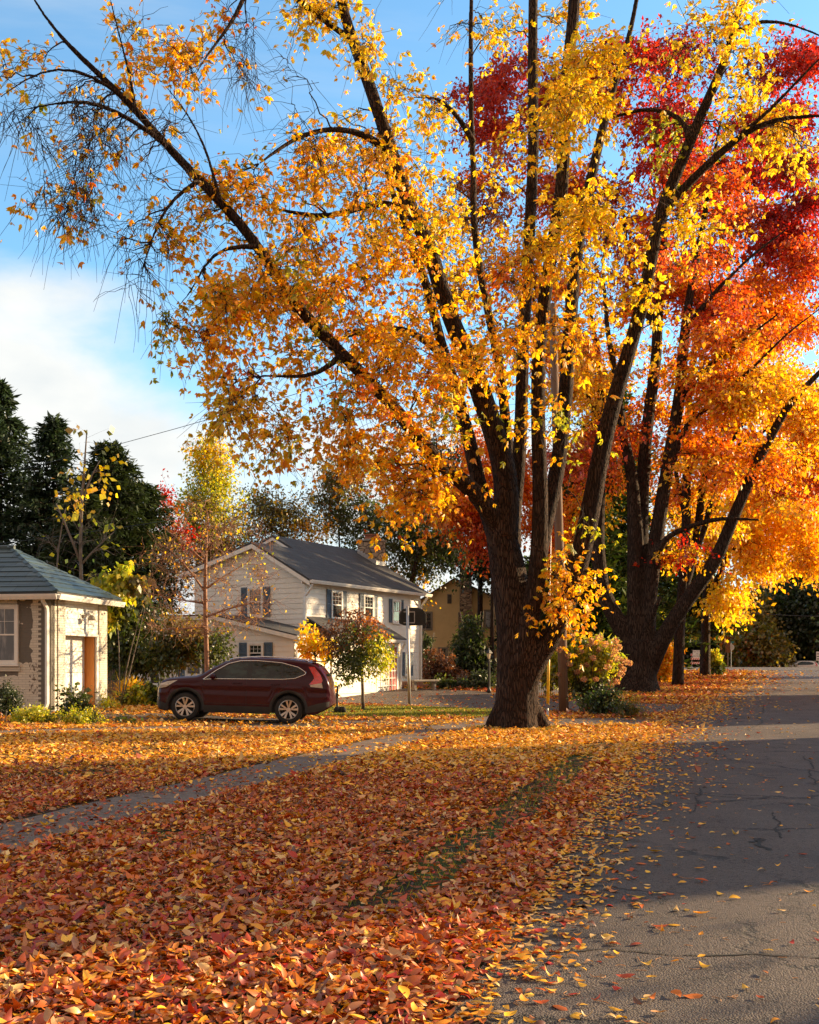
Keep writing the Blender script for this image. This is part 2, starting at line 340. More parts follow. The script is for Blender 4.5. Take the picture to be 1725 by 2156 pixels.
tag(link('road_crack', npmesh('road_crack', np.concatenate(Vc), np.concatenate(Fq)), simple('crack_filler', (.012, .010, .009), .9)), kind='structure')

def seg_dist(X, Y, pts):
    d = np.full(X.shape, 1e9)
    for (x0, y0), (x1, y1) in zip(pts[:-1], pts[1:]):
        dx, dy = x1 - x0, y1 - y0; t_ = np.clip(((X - x0) * dx + (Y - y0) * dy) / (dx * dx + dy * dy), 0, 1)
        d = np.minimum(d, np.hypot(X - x0 - t_ * dx, Y - y0 - t_ * dy))
    return d
def vnoise(X, Y, s, seed=0):
    """cheap smooth value noise"""
    r = np.random.default_rng(seed).random((64, 64)); x_ = X / s; y_ = Y / s
    i = np.floor(x_).astype(int); j = np.floor(y_).astype(int); u = x_ - i; v_ = y_ - j; u = u * u * (3 - 2 * u); v_ = v_ * v_ * (3 - 2 * v_)
    a = r[i % 64, j % 64]; b = r[(i + 1) % 64, j % 64]; c_ = r[i % 64, (j + 1) % 64]; d = r[(i + 1) % 64, (j + 1) % 64]
    return (a * (1 - u) + b * u) * (1 - v_) + (c_ * (1 - u) + d * u) * v_

# palettes, linear base colours
PAL = {
 'gold': [(.96, .54, .010), (.96, .46, .008), (.92, .38, .006), (.95, .62, .02), (.78, .58, .02)],
 'yellow': [(.95, .60, .012), (.92, .68, .02), (.80, .66, .03), (.95, .50, .01)],
 'orange': [(.86, .22, .006), (.90, .30, .006), (.78, .14, .006), (.92, .38, .008)],
 'fire': [(.62, .075, .012), (.70, .14, .012), (.55, .05, .012), (.74, .21, .015)],
 'red': [(.60, .026, .008), (.48, .016, .010), (.68, .055, .008), (.40, .012, .012)],
 'crimson': [(.40, .012, .014), (.48, .016, .012), (.30, .010, .014), (.55, .04, .010)],
 'rust': [(.42, .12, .02), (.32, .08, .02), (.50, .18, .02)],
 'sun': [(.96, .56, .012), (.95, .46, .01), (.96, .64, .03)],
 'lime': [(.46, .48, .03), (.60, .55, .03), (.72, .56, .03), (.30, .38, .03)],
 'green': [(.060, .095, .018), (.085, .12, .02), (.12, .14, .022), (.05, .075, .018)],
 'olive': [(.16, .14, .02), (.26, .19, .02), (.10, .11, .02), (.34, .20, .02)],
 'dark': [(.034, .058, .020), (.048, .072, .022), (.026, .045, .02)],
 'blue': [(.032, .062, .034), (.05, .085, .04), (.026, .048, .028)],
 'pine': [(.035, .07, .018), (.06, .10, .02), (.10, .14, .025), (.025, .05, .016)],
 'litter': [(.56, .095, .010), (.44, .060, .010), (.66, .17, .012), (.74, .26, .015), (.24, .040, .012), (.62, .32, .13), (.40, .10, .025), (.56, .13, .012), (.50, .19, .07), (.46, .030, .010), (.17, .06, .025), (.34, .085, .02), (.64, .14, .01)],
 'goldfall': [(.92, .46, .02), (.90, .36, .015), (.92, .52, .06), (.80, .50, .18)],
 'brown': [(.14, .05, .025), (.20, .07, .03), (.10, .04, .02)],
}
def pick(keys, rng, bright=.25):
    out = np.zeros((len(keys), 3))
    for k in set(keys):
        m_ = np.array([q == k for q in keys]) if not isinstance(keys, np.ndarray) else keys == k
        p = np.array(PAL[k]); out[m_] = p[rng.integers(0, len(p), m_.sum())]
    return out * (1 + (rng.random((len(keys), 1)) - .5) * 2 * bright)

# ------------------------------------------------------------------ fallen leaves
def lawn_density(X, Y):
    d = np.ones(X.shape)
    d *= .50 + .5 * (vnoise(X, Y, 1.1, 3) > .25) - .30 * (vnoise(X, Y, .45, 4) < .34)
    sw = seg_dist(X, Y, SW); d = np.where(sw < .64, .025 + .09 * (vnoise(X, Y, .8, 21) > .6) + .8 * np.clip((sw - .52) / .16, 0, 1), d)
    gp = seg_dist(X, Y, GP); d = np.where(gp < .46, .05, d)
    d1 = seg_dist(X, Y, D1); d = np.where(d1 < 1.55, np.where(vnoise(X, Y, 1.3, 9) > .66, .45, .05), d)
    d2 = seg_dist(X, Y, D2); d = np.where(d2 < 3.7, .05, d)
    grass = (Y > 31.2) & (Y < 37.5) & (X < 3.4) & (X > -4.8); d = np.where(grass, .05, d)
    d = np.where((Y > 47) & (X < 8), .25, d)
    e = X - xe(Y)
    d = np.where(e > -.15, np.exp(-np.clip(e + .12, 0, None) / (.11 + .016 * Y)) * 1.0 + .0025 + .022 * np.exp(-e / .7) * (Y < 40), d)
    lawn_edge = np.abs(X - xl(Y) + .18) < .20 + .16 * vnoise(X, Y, .7, 12)
    d = np.where(lawn_edge & (Y < 22) & (vnoise(X, Y, 1.6, 13) > .36), d * .10, d)
    d = np.where((X > xe(Y) + ROADW), .7, d)
    return d
def scatter(Y0, Y1, dens, size, rng, q, ymargin=2.5):
    A = (Y1 - Y0) * (.80 * Y1 + 2 * ymargin); n = int(A * dens)
    Y = rng.uniform(Y0, Y1, n); X = rng.uniform(-.40 * Y1 - ymargin, .40 * Y1 + ymargin, n)
    k = (np.abs(X) < .40 * Y + ymargin) & (rng.random(n) < lawn_density(X, Y)); X = X[k]; Y = Y[k]; n = len(X)
    e = X - xe(Y); onroad = e > 0.02
    gutter = np.exp(-((X - (xl(Y) + xe(Y)) / 2) / .5) ** 2) * .035
    z = gh(X, Y) + .018 + np.where(onroad, .004, rng.random(n) * .030 + gutter * rng.random(n))
    an = rng.uniform(0, 2 * np.pi, n); tl = rng.normal(0, 1, n) * np.where(onroad, .06, .28)
    D = np.stack([np.cos(an), np.sin(an), np.sin(tl)], 1)
    Nn = unit(np.stack([rng.normal(0, 1, n) * np.where(onroad, .10, .42), rng.normal(0, 1, n) * np.where(onroad, .10, .42), np.ones(n)], 1))
    Nn *= np.where(rng.random(n) < .5, 1, -1)[:, None]
    rk = rng.random(n); keys = np.where(rk < np.where(onroad, .60, .16 + .66 * sst(Y, 14, 19) * (1 - .75 * sst(Y, 28, 33) * (X > -6))), 'goldfall', 'litter')  # golden share raised in sunlit band, lowered beyond: light put into leaf colour
    c = pick(keys, rng, .3)
    sz = size * np.clip(rng.lognormal(-.04, .27, n), .45, 1.6)
    z += np.abs(D[:, 2]) * sz * .3
    if Y1 <= 26:                                    # some leaves still hang together in threes
        g3 = np.where((rng.random(n) < .12) & (e < -.3))[0]; parts = [(X, Y, z, D, Nn, sz, c)]
        for sgn in (-1, 1):
            a3 = np.arctan2(D[g3, 1], D[g3, 0]) + sgn * rng.uniform(.5, .9, len(g3)); D3 = np.stack([np.cos(a3), np.sin(a3), D[g3, 2]], 1); parts.append((X[g3], Y[g3], z[g3] + .002, D3, Nn[g3], sz[g3] * .9, c[g3]))
        X, Y, z, D, Nn, sz, c = [np.concatenate([p[i] for p in parts]) for i in range(7)]; n = len(X)
    return np.stack([X, Y, z], 1), D, Nn, sz, sz * rng.uniform(.19, .28, n), c, rng.normal(0, 1, n) * np.where(rng.random(n) < .25, .75, .3)
rg = np.random.default_rng(11); out = []
for (a, b, d_, s_) in ((2.5, 9, 1500, .068), (9, 15, 1000, .068), (15, 26, 500, .080), (26, 42, 210, .10), (42, 75, 70, .15), (75, 112, 24, .24)):
    out.append(scatter(a, b, d_, s_, rg, 1))
cat_ = [np.concatenate([o[i] for o in out]) for i in range(7)]
near_ = cat_[0][:, 1] < 15
for k_, q_, nm, lb in ((near_, 2, 'fallen_leaves', 'red, orange and yellow fallen leaves on the near lawn and gutter'), (~near_, 1, 'fallen_leaves', 'bright fallen leaves on the lawns round the trees and along the verge')):
    fl = link(nm, leafmesh(nm, *[c[k_] for c in cat_[:6]], .35, cat_[6][k_], q_), M['litter']); tag(fl, lb, 'fallen leaves', kind='stuff')
# grass blades
def blades(name, n, area, rng, hgt, wd, colkeys, cond):
    X = rng.uniform(area[0], area[1], n); Y = rng.uniform(area[2], area[3], n); k = cond(X, Y); X = X[k]; Y = Y[k]; n = len(X)
    an = rng.uniform(0, 6.28, n); D = np.stack([np.cos(an) * .5, np.sin(an) * .5, np.ones(n)], 1); Nn = np.stack([np.cos(an + 1.5), np.sin(an + 1.5), np.zeros(n)], 1)
    h_ = hgt * rng.uniform(.6, 1.3, n)
    return np.stack([X, Y, gh(X, Y)], 1), D, Nn, h_, np.full(n, wd) * (1 + Y / 25), pick(rng.choice(colkeys, n), rng, .3)
r3 = np.random.default_rng(5)
def onlawn(X, Y):
    return (X < xl(Y) - .02) & (seg_dist(X, Y, SW) > .62) & (seg_dist(X, Y, GP) > .5) & (seg_dist(X, Y, D1) > 1.6) & (seg_dist(X, Y, D2) > 3.75) & (np.abs(X) < .4 * Y + 3)
gb = [blades('', 30000, (-6, 3, 3, 14), r3, .055, .0022, ['green', 'green', 'olive'], lambda X, Y: onlawn(X, Y) & (lawn_density(X, Y) < .9) & (vnoise(X, Y, .9, 8) > .3)),
      blades('', 26000, (-3, 2.6, 3, 22), r3, .07, .0024, ['green', 'pine', 'lime'], lambda X, Y: (X < xl(Y) + .05) & (X > xl(Y) - .5) & (vnoise(X, Y, 1.6, 13) > .36)),
      blades('', 26000, (-12, 8, 14, 31), r3, .06, .003, ['green', 'olive'], lambda X, Y: onlawn(X, Y) & (vnoise(X, Y, 1.1, 8) > .62)),
      blades('', 7000, (1.2, 4.2, 24.6, 27.6), r3, .08, .003, ['green', 'lime', 'olive'], lambda X, Y: np.abs(np.hypot(X - 2.6, Y - 26.3) - .8) < .35 * vnoise(X, Y, .5, 30) + .1),
      blades('', 60000, (-5.2, 4, 31.2, 38.5), r3, .07, .004, ['lime', 'green', 'lime', 'green'], onlawn),
      blades('', 40000, (-3, 22, 46, 62), r3, .09, .008, ['lime', 'green', 'green'], lambda X, Y: (X < xl(Y) - 1) & (seg_dist(X, Y, D2) > 3.75))]
gb = [np.concatenate([q[i] for q in gb]) for i in range(6)]
go = link('grass', leafmesh('grass', *gb[:5], gb[5], 0, 0, 0), M['litter']); tag(go, 'short green grass showing between the fallen leaves', 'grass', kind='stuff')
# slender stalks shed on the asphalt
n = 420; Y = 3.6 + 14 * r3.random(n) ** 1.6; X = xe(Y) + r3.exponential(1.3, n); an = r3.uniform(0, 6.28, n)
P0 = np.stack([X, Y, gh(X, Y) + .016], 1); Dv = np.stack([np.cos(an), np.sin(an), 0 * an], 1) * r3.uniform(.03, .09, n)[:, None]; Bv = np.stack([-Dv[:, 1], Dv[:, 0], 0 * an], 1) * r3.uniform(-.4, .4, n)[:, None]
pts = np.stack([P0, P0 + Dv * .35 + Bv, P0 + Dv * .7 + Bv * 1.1, P0 + Dv], 1)
V, Fc = tubes(pts, np.full((n, 4), .0018), 3)
lk = link('leaf_stalks', npmesh('leaf_stalks', V, Fc), simple('stalk', (.5, .22, .06), .6)); tag(lk, 'thin curled leaf stalks shed on the asphalt', 'leaf stalks', kind='stuff')
# ------------------------------------------------------------------ tree builder
def limb_px(pts, Ys):
    """pts: (px, py, width px); Ys: depths at the first and last point (or a list) -> world points and radii"""
    pts = np.array(pts, float); Ys = np.interp(np.linspace(0, 1, len(pts)), np.linspace(0, 1, len(Ys)), Ys)
    W = np.stack([(pts[:, 0] - CX) / F * Ys, Ys, EYE - (pts[:, 1] - HZ) / F * Ys], 1); return W, pts[:, 2] / 2 / F * Ys
def smooth_poly(W, R, step):
    seg = np.r_[0, np.cumsum(np.linalg.norm(np.diff(W, axis=0), axis=1))]; n = max(4, int(seg[-1] / step) + 1)
    s = np.linspace(0, seg[-1], n); c = np.stack([np.interp(s, seg, W[:, i]) for i in range(3)], 1); r = np.interp(s, seg, R)
    for _ in range(3): c[1:-1] = (c[:-2] + 2 * c[1:-1] + c[2:]) / 4
    return c, r
def grow(limbs, clumps, rng, twig=(.5, 1.0), r0=.008, droop=.35, ntw=(5, 9), wig=.12, rise=.3, K=8, rmax=.10, skip_low=0, gain=.010, flat=1.):
    """limbs: list of (centre line, radii). clumps (M,4): x y z leafiness. Connects every clump to the nearest wood already
    there, then lets twigs fan out of it. Returns branch tubes, twig tubes, twig lines with the clump each belongs to."""
    NP, ND, NR = [], [], []
    for c, r in limbs:
        c2, r2 = smooth_poly(c, r, .45); T = unit(np.gradient(c2, axis=0)); k = int(len(c2) * .0)
        NP.append(c2[k:]); ND.append(T[k:]); NR.append(r2[k:])
    NP = np.concatenate(NP); ND = np.concatenate(ND); NR = np.concatenate(NR)
    keep = NP[:, 2] > skip_low; NP, ND, NR = NP[keep], ND[keep], NR[keep]
    C = clumps[:, :3]; dmin = np.array([np.min(np.linalg.norm(NP - c, axis=1)) for c in C]); order = np.argsort(dmin)
    cap = len(NP) + len(C) * K; bp = np.zeros((cap, 3)); bd = np.zeros((cap, 3)); br = np.zeros(cap); n = len(NP)
    bp[:n], bd[:n], br[:n] = NP, ND, NR; BR, RR, ends = [], [], np.zeros((len(C), 3))
    for ci in order:
        c = C[ci]; v = c - bp[:n]; d = np.linalg.norm(v, axis=1)
        al = (v * bd[:n]).sum(1) / (d + 1e-6); cost = d * (1.35 - .55 * al) + .25 * np.clip(-v[:, 2], 0, 9) * 0 + .4 / (br[:n] * 30 + .3)
        j = int(np.argmin(cost)); p0 = bp[j].copy(); L = d[j]
        if L < 1e-3: L = .1
        t_ = np.linspace(0, 1, K)[:, None]
        d0 = unit(bd[j] * .7 + unit(v[j]) * .8 + np.array([0, 0, rise]))
        c1 = p0 + d0 * L * .42; c2 = c - (unit(v[j]) + np.array([0, 0, -droop * .8])) * L * .30
        q = (1 - t_) ** 3 * p0 + 3 * (1 - t_) ** 2 * t_ * c1 + 3 * (1 - t_) * t_ ** 2 * c2 + t_ ** 3 * c
        q[1:-1] += rng.normal(0, wig * min(1, L * .35), (K - 2, 3)) * .5
        ra = min(br[j] * .72, rmax, r0 + gain * L); r = ra + (min(ra, r0 * .7) - ra) * np.linspace(0, 1, K) ** .8
        BR.append(q); RR.append(r); T = unit(np.gradient(q, axis=0)); bp[n:n + K - 1] = q[1:]; bd[n:n + K - 1] = T[1:]; br[n:n + K - 1] = r[1:]; n += K - 1
        ends[ci] = T[-1]
    BR, RR = np.array(BR), np.array(RR)
    nt = rng.integers(ntw[0], ntw[1] + 1, len(C)); idx = np.repeat(np.arange(len(C)), nt); N = len(idx)
    dirs = unit((ends[idx] * .6 + rng.normal(0, .62, (N, 3))) * [1, 1, flat]); Lt = rng.uniform(*twig, N)
    st = C[idx] - ends[idx] * (rng.random(N) * .5 * twig[1])[:, None]
    tt = np.linspace(0, 1, 5)[None, :, None]
    TW = st[:, None] + dirs[:, None] * (tt * Lt[:, None, None]); TW[:, :, 2] -= (droop * Lt[:, None] * (tt[..., 0] ** 2) * rng.uniform(.4, 1.5, (N, 1)))
    TW[:, 1:] += np.cumsum(rng.normal(0, .055, (N, 4, 3)), 1) * Lt[:, None, None]
    TR = np.repeat(np.linspace(1, .45, 5)[None] * r0 * .6, N, 0)
    return BR, RR, TW, TR, idx
def leaves_on(TW, idx, leafy, per, size, rng, hang=.6, spread=.14, asp=.26, grp=1):
    """returns Pos, Dir, Nor, size, twig index"""
    cnt = rng.poisson(per * leafy[idx] / grp); ti = np.repeat(np.arange(len(idx)), cnt); N = len(ti)
    u = rng.random(N) ** .75 * 4; i0 = np.minimum(u.astype(int), 3); f = (u - i0)[:, None]
    p = TW[ti, i0] * (1 - f) + TW[ti, i0 + 1] * f; d = unit(TW[ti, i0 + 1] - TW[ti, i0])
    D = unit(d * .5 + rng.normal(0, .6, (N, 3)) + np.array([0, 0, -hang])); p = p + rng.normal(0, spread, (N, 3)) * .5
    Nn = unit(rng.normal(0, .8, (N, 3)) + np.array([0, 0, .5])); sz = size * rng.lognormal(0, .25, N)
    if grp > 1:
        p = np.repeat(p, grp, 0); D0 = np.repeat(D, grp, 0); Nn = np.repeat(Nn, grp, 0); sz = np.repeat(sz, grp) * rng.uniform(.75, 1.15, N * grp); ti = np.repeat(ti, grp)
        W_ = unit(np.cross(Nn, D0)); k = np.tile(np.arange(grp) - (grp - 1) / 2, N); D = unit(D0 + W_ * (k * .55)[:, None] + rng.normal(0, .22, (N * grp, 3))); p = p + D0 * (.5 * sz * (1 - np.abs(k) / grp))[:, None]; N *= grp
    return p, D, Nn, sz, sz * asp * rng.uniform(.8, 1.25, N), ti
def clumps_px(regs, rng, cl_=0, jit=(22, 9)):
    """regs: (cx, cy, rx, ry, n, Y0, Y1, leafiness, colour). Returns (M,4) and colour keys"""
    out, keys = [], []
    for cx, cy_, rx, ry_, n, Y0, Y1, lf, key in regs:
        if cl_ and n > 4:
            k = max(2, int(round(n / cl_))); a = rng.uniform(0, 2 * np.pi, k); r = np.sqrt(rng.random(k)); j = rng.integers(0, k, n); Yc = rng.uniform(Y0, Y1, k); Y = Yc[j] + rng.normal(0, .7 * Y0 / 50, n)
            px = cx + rx * (r * np.cos(a))[j] + rng.normal(0, jit[0], n); py = cy_ + ry_ * (r * np.sin(a))[j] + rng.normal(0, jit[1], n) + (px - (cx + rx * (r * np.cos(a))[j])) * rng.normal(0, .25, k)[j]
            out.append(np.stack([(px - CX) / F * Y, Y, EYE - (py - HZ) / F * Y, np.full(n, lf)], 1)); keys += [key] * n; continue
        a = rng.uniform(0, 2 * np.pi, n); r = np.sqrt(rng.random(n)) ; Y = rng.uniform(Y0, Y1, n)
        px = cx + rx * r * np.cos(a); py = cy_ + ry_ * r * np.sin(a)
        out.append(np.stack([(px - CX) / F * Y, Y, EYE - (py - HZ) / F * Y, np.full(n, lf)], 1)); keys += [key] * n
    return np.concatenate(out), np.array(keys)
def clumps_blob(blobs, rng):
    """blobs: (x, y, z, rx, ry, rz, n, leafiness, colour) in metres"""
    out, keys = [], []
    for x_, y_, z_, rx, ry_, rz_, n, lf, key in blobs:
        q = unit(rng.normal(0, 1, (n, 3))) * (rng.random((n, 1)) ** .45)
        out.append(np.concatenate([q * [rx, ry_, rz_] + [x_, y_, z_], np.full((n, 1), lf)], 1)); keys += [key] * n
    return np.concatenate(out), np.array(keys)
def plant(name, label, cat, base, limbs, cl, keys, rng, bark, group=None, per=9, lsize=.12, asp=.26, hang=.6, spread=.16, remesh=0, twigs=True,
          twigmat=None, quality=0, tkeys=None, bright=.2, sides=6, leafm=None, crown='crown', grp=1, **gk):
    root = thing(name, label, cat, tuple(base), 0, group); B = np.array(base)
    mb = MB()
    for c, r in limbs:
        c2, r2 = smooth_poly(c - B, r, .35 if remesh else .6); mb.tube(c2, r2, 14 if remesh else sides)
    tr = mb.build('trunk', bark, root, smooth=True)
    if remesh:
        md = tr.modifiers.new('join', 'REMESH'); md.mode = 'VOXEL'; md.voxel_size = remesh; md.use_smooth_shade = True
        sm = tr.modifiers.new('soften', 'SMOOTH'); sm.iterations = 8; sm.factor = .6
    BR, RR, TW, TR, idx = grow(limbs, cl, rng, **gk)
    V1, F1 = tubes(BR - B, RR, 5); V2, F2 = tubes(TW - B, TR, 3)
    if twigs:
        link('branches', npmesh('branches', np.concatenate([V1, V2]), np.concatenate([F1, F2 + len(V1)])), twigmat or M['twig'], root, True)
    else: link('branches', npmesh('branches', V1, F1), twigmat or M['twig'], root, True)
    if per > 0:
        p, D, Nn, sz, wd, ti = leaves_on(TW, idx, cl[:, 3], per, lsize, rng, hang, spread, asp, grp); kk = keys[idx[ti]]
        shade = (rng.random(len(cl)) - .5) * .3 + 1; c = pick(kk, rng, bright) * shade[idx[ti]][:, None]
        link(crown, leafmesh('crown', p - B, D, Nn, sz, wd, c, .22, .4, quality), leafm or M['leaf'], root)
    return root

# ------------------------------------------------------------------ the big multi-stemmed tree
def main_tree():
    rng = np.random.default_rng(21); L = []
    def add(pts, Ys): L.append(limb_px(pts, Ys))
    Yb = 26.3
    add([(1088, 1560, 126), (1087, 1540, 108), (1086, 1515, 97), (1088, 1480, 93), (1090, 1430, 90), (1092, 1380, 90), (1091, 1330, 88), (1082, 1270, 84), (1070, 1200, 76), (1058, 1130, 66), (1042, 1080, 50)], [Yb])
    for ax, ay, w_ in ((1030, 1558, 30), (1148, 1556, 30), (1110, 1566, 34), (1068, 1568, 30), (1160, 1549, 22), (1022, 1549, 24)):
        base = P(ax, ay, Yb - (.25 if ay > 1560 else 0)); c = np.array([tuple(P((ax + 1088 * 1.6) / 2.6, 1470, Yb - .1)), tuple(P((ax * 1.6 + 1088) / 2.6, 1520, Yb - .15)), tuple(base)]); L.append((c, np.array([.16, .20, .10])))
    # left leaning limb
    add([(1062, 1130, 50), (1040, 1085, 46), (1000, 1030, 38), (960, 1003, 35), (930, 985, 34), (880, 920, 31), (840, 868, 29), (790, 815, 27), (720, 745, 26), (655, 680, 26), (600, 610, 25), (545, 520, 23), (490, 450, 22), (420, 380, 20), (345, 300, 18), (280, 225, 16), (215, 160, 14), (150, 105, 12), (110, 55, 9), (75, 15, 8), (50, -40, 6)], [26.3, 25.2, 24, 23.3, 22.5])
    # stem A and its companion
    add([(1062, 1130, 60), (1070, 1050, 54), (1060, 966, 50), (1027, 871, 46), (987, 746, 44), (967, 721, 38), (931, 615, 36), (896, 492, 33), (858, 432, 31), (838, 360, 29), (815, 290, 28), (790, 215, 27), (765, 140, 26), (740, 80, 24), (722, 20, 22), (708, -50, 20)], [26.2, 26.6, 27])
    add([(1050, 1150, 39), (1032, 1106, 34), (1012, 1032, 33), (983, 906, 30), (960, 820, 27), (928, 721, 22), (904, 615, 20), (872, 528, 19), (840, 450, 16), (820, 380, 12), (800, 310, 9)], [26.4, 27.6, 28.4])
    # stems C, D
    add([(1082, 1150, 35), (1080, 1050, 31), (1067, 907, 24), (1052, 757, 20), (1047, 750, 20), (1027, 650, 18), (1007, 550, 17), (996, 450, 15), (998, 350, 14), (993, 280, 13), (991, 100, 11), (993, -10, 10)], [26.6, 28.5, 29.5])
    add([(1068, 1330, 30), (1070, 1260, 32), (1073, 1190, 33), (1077, 1120, 33), (1088, 1040, 31), (1097, 907, 29), (1102, 706, 27), (1110, 600, 26), (1117, 450, 25), (1125, 300, 24), (1122, 200, 23), (1122, 60, 21), (1124, -60, 20)], [26.3, 27, 27.5])
    # stem E, F
    add([(1096, 1400, 50), (1106, 1340, 46), (1120, 1285, 42), (1131, 1233, 40), (1136, 1150, 37), (1139, 1057, 34), (1135, 957, 32), (1133, 857, 31), (1134, 730, 30), (1145, 640, 30), (1162, 525, 29), (1182, 425, 29), (1188, 325, 28), (1187, 200, 27), (1202, 100, 26), (1213, -40, 25)], [26.0, 25.6, 25.2])
    add([(1135, 1180, 34), (1152, 1082, 34), (1172, 1007, 34), (1187, 882, 32), (1198, 740, 31), (1205, 620, 28), (1214, 540, 26), (1230, 440, 24), (1262, 300, 20), (1285, 210, 17), (1302, 150, 14), (1327, 75, 12), (1344, -20, 10)], [26.3, 27.5, 28])
    # right leaning limb from low on the trunk
    add([(1092, 1520, 50), (1098, 1460, 52), (1114, 1412, 50), (1146, 1368, 44), (1178, 1316, 42), (1203, 1245, 43), (1226, 1160, 44), (1247, 1060, 42), (1262, 970, 39), (1289, 857, 35), (1327, 732, 31), (1362, 606, 29), (1378, 500, 28), (1397, 425, 27), (1437, 340, 25), (1472, 250, 23), (1512, 165, 20), (1540, 95, 17), (1566, -30, 15)], [26.2, 25.6, 24.8])
    add([(1385, 470, 26), (1417, 415, 20), (1487, 350, 18), (1562, 280, 15), (1612, 250, 12), (1672, 245, 10), (1740, 243, 8)], [25.3, 24])
    add([(1560, 282, 12), (1612, 245, 10), (1662, 190, 9), (1700, 145, 8), (1740, 110, 6)], [24.5, 23.5])
    add([(1452, 290, 16), (1448, 245, 12), (1412, 232, 11), (1362, 225, 10), (1312, 232, 9), (1285, 250, 7)], [25, 26])
    add([(1550, 70, 14), (1562, 42, 11), (1602, 37, 10), (1662, 45, 8), (1740, 80, 6)], [24.9, 24])
    # secondary limbs
    add([(812, 315, 22), (795, 292, 17), (750, 273, 14), (690, 268, 12), (640, 280, 11), (590, 310, 10), (545, 345, 6)], [26.8, 25])
    add([(862, 445, 20), (845, 425, 16), (795, 420, 15), (745, 442, 14), (700, 460, 13), (640, 455, 11), (590, 440, 8), (530, 428, 5)], [26.8, 25.5])
    add([(945, 760, 22), (905, 720, 17), (870, 695, 16), (835, 685, 14), (790, 688, 11), (730, 710, 7)], [27, 25.5])
    add([(722, 745, 20), (708, 765, 14), (690, 778, 13), (650, 805, 11), (610, 795, 9), (560, 780, 8), (500, 800, 5)], [23.6, 23])
    add([(545, 520, 16), (500, 512, 11), (462, 515, 10), (432, 540, 9), (415, 590, 7), (400, 635, 6), (350, 668, 4)], [23.4, 22.8])
    add([(420, 380, 14), (385, 395, 10), (350, 430, 9), (325, 480, 8), (312, 535, 6), (290, 590, 4)], [23.2, 22.4])
    add([(345, 300, 14), (290, 255, 12), (240, 235, 11), (190, 200, 10), (150, 215, 9), (100, 218, 7), (30, 235, 5)], [23, 22])
    add([(260, 205, 12), (220, 172, 10), (170, 140, 9), (110, 138, 8), (50, 165, 7), (0, 205, 6)], [22.9, 21.5])
    add([(285, 228, 10), (275, 160, 8), (255, 90, 7), (235, 10, 6), (228, -20, 5)], [23, 23.5])
    add([(465, 425, 12), (450, 380, 9), (440, 320, 8), (402, 250, 7), (370, 200, 6), (340, 172, 4)], [23.3, 24])
    add([(745, 85, 16), (720, 75, 14), (680, 38, 13), (640, 8, 12), (605, -15, 11)], [27, 26])
    add([(520, -20, 12), (490, 50, 10), (450, 95, 8), (420, 140, 6), (395, 185, 4)], [25, 24])
    add([(998, 300, 16), (985, 265, 13), (960, 245, 11), (938, 210, 10), (918, 190, 8), (900, 210, 6), (870, 205, 5)], [29, 28])
    add([(940, 990, 18), (915, 988, 12), (890, 990, 9), (860, 985, 6)], [25, 24])
    a = 'gold'  # brighter yellow keys at top right and lower left put sunlight into leaf colour
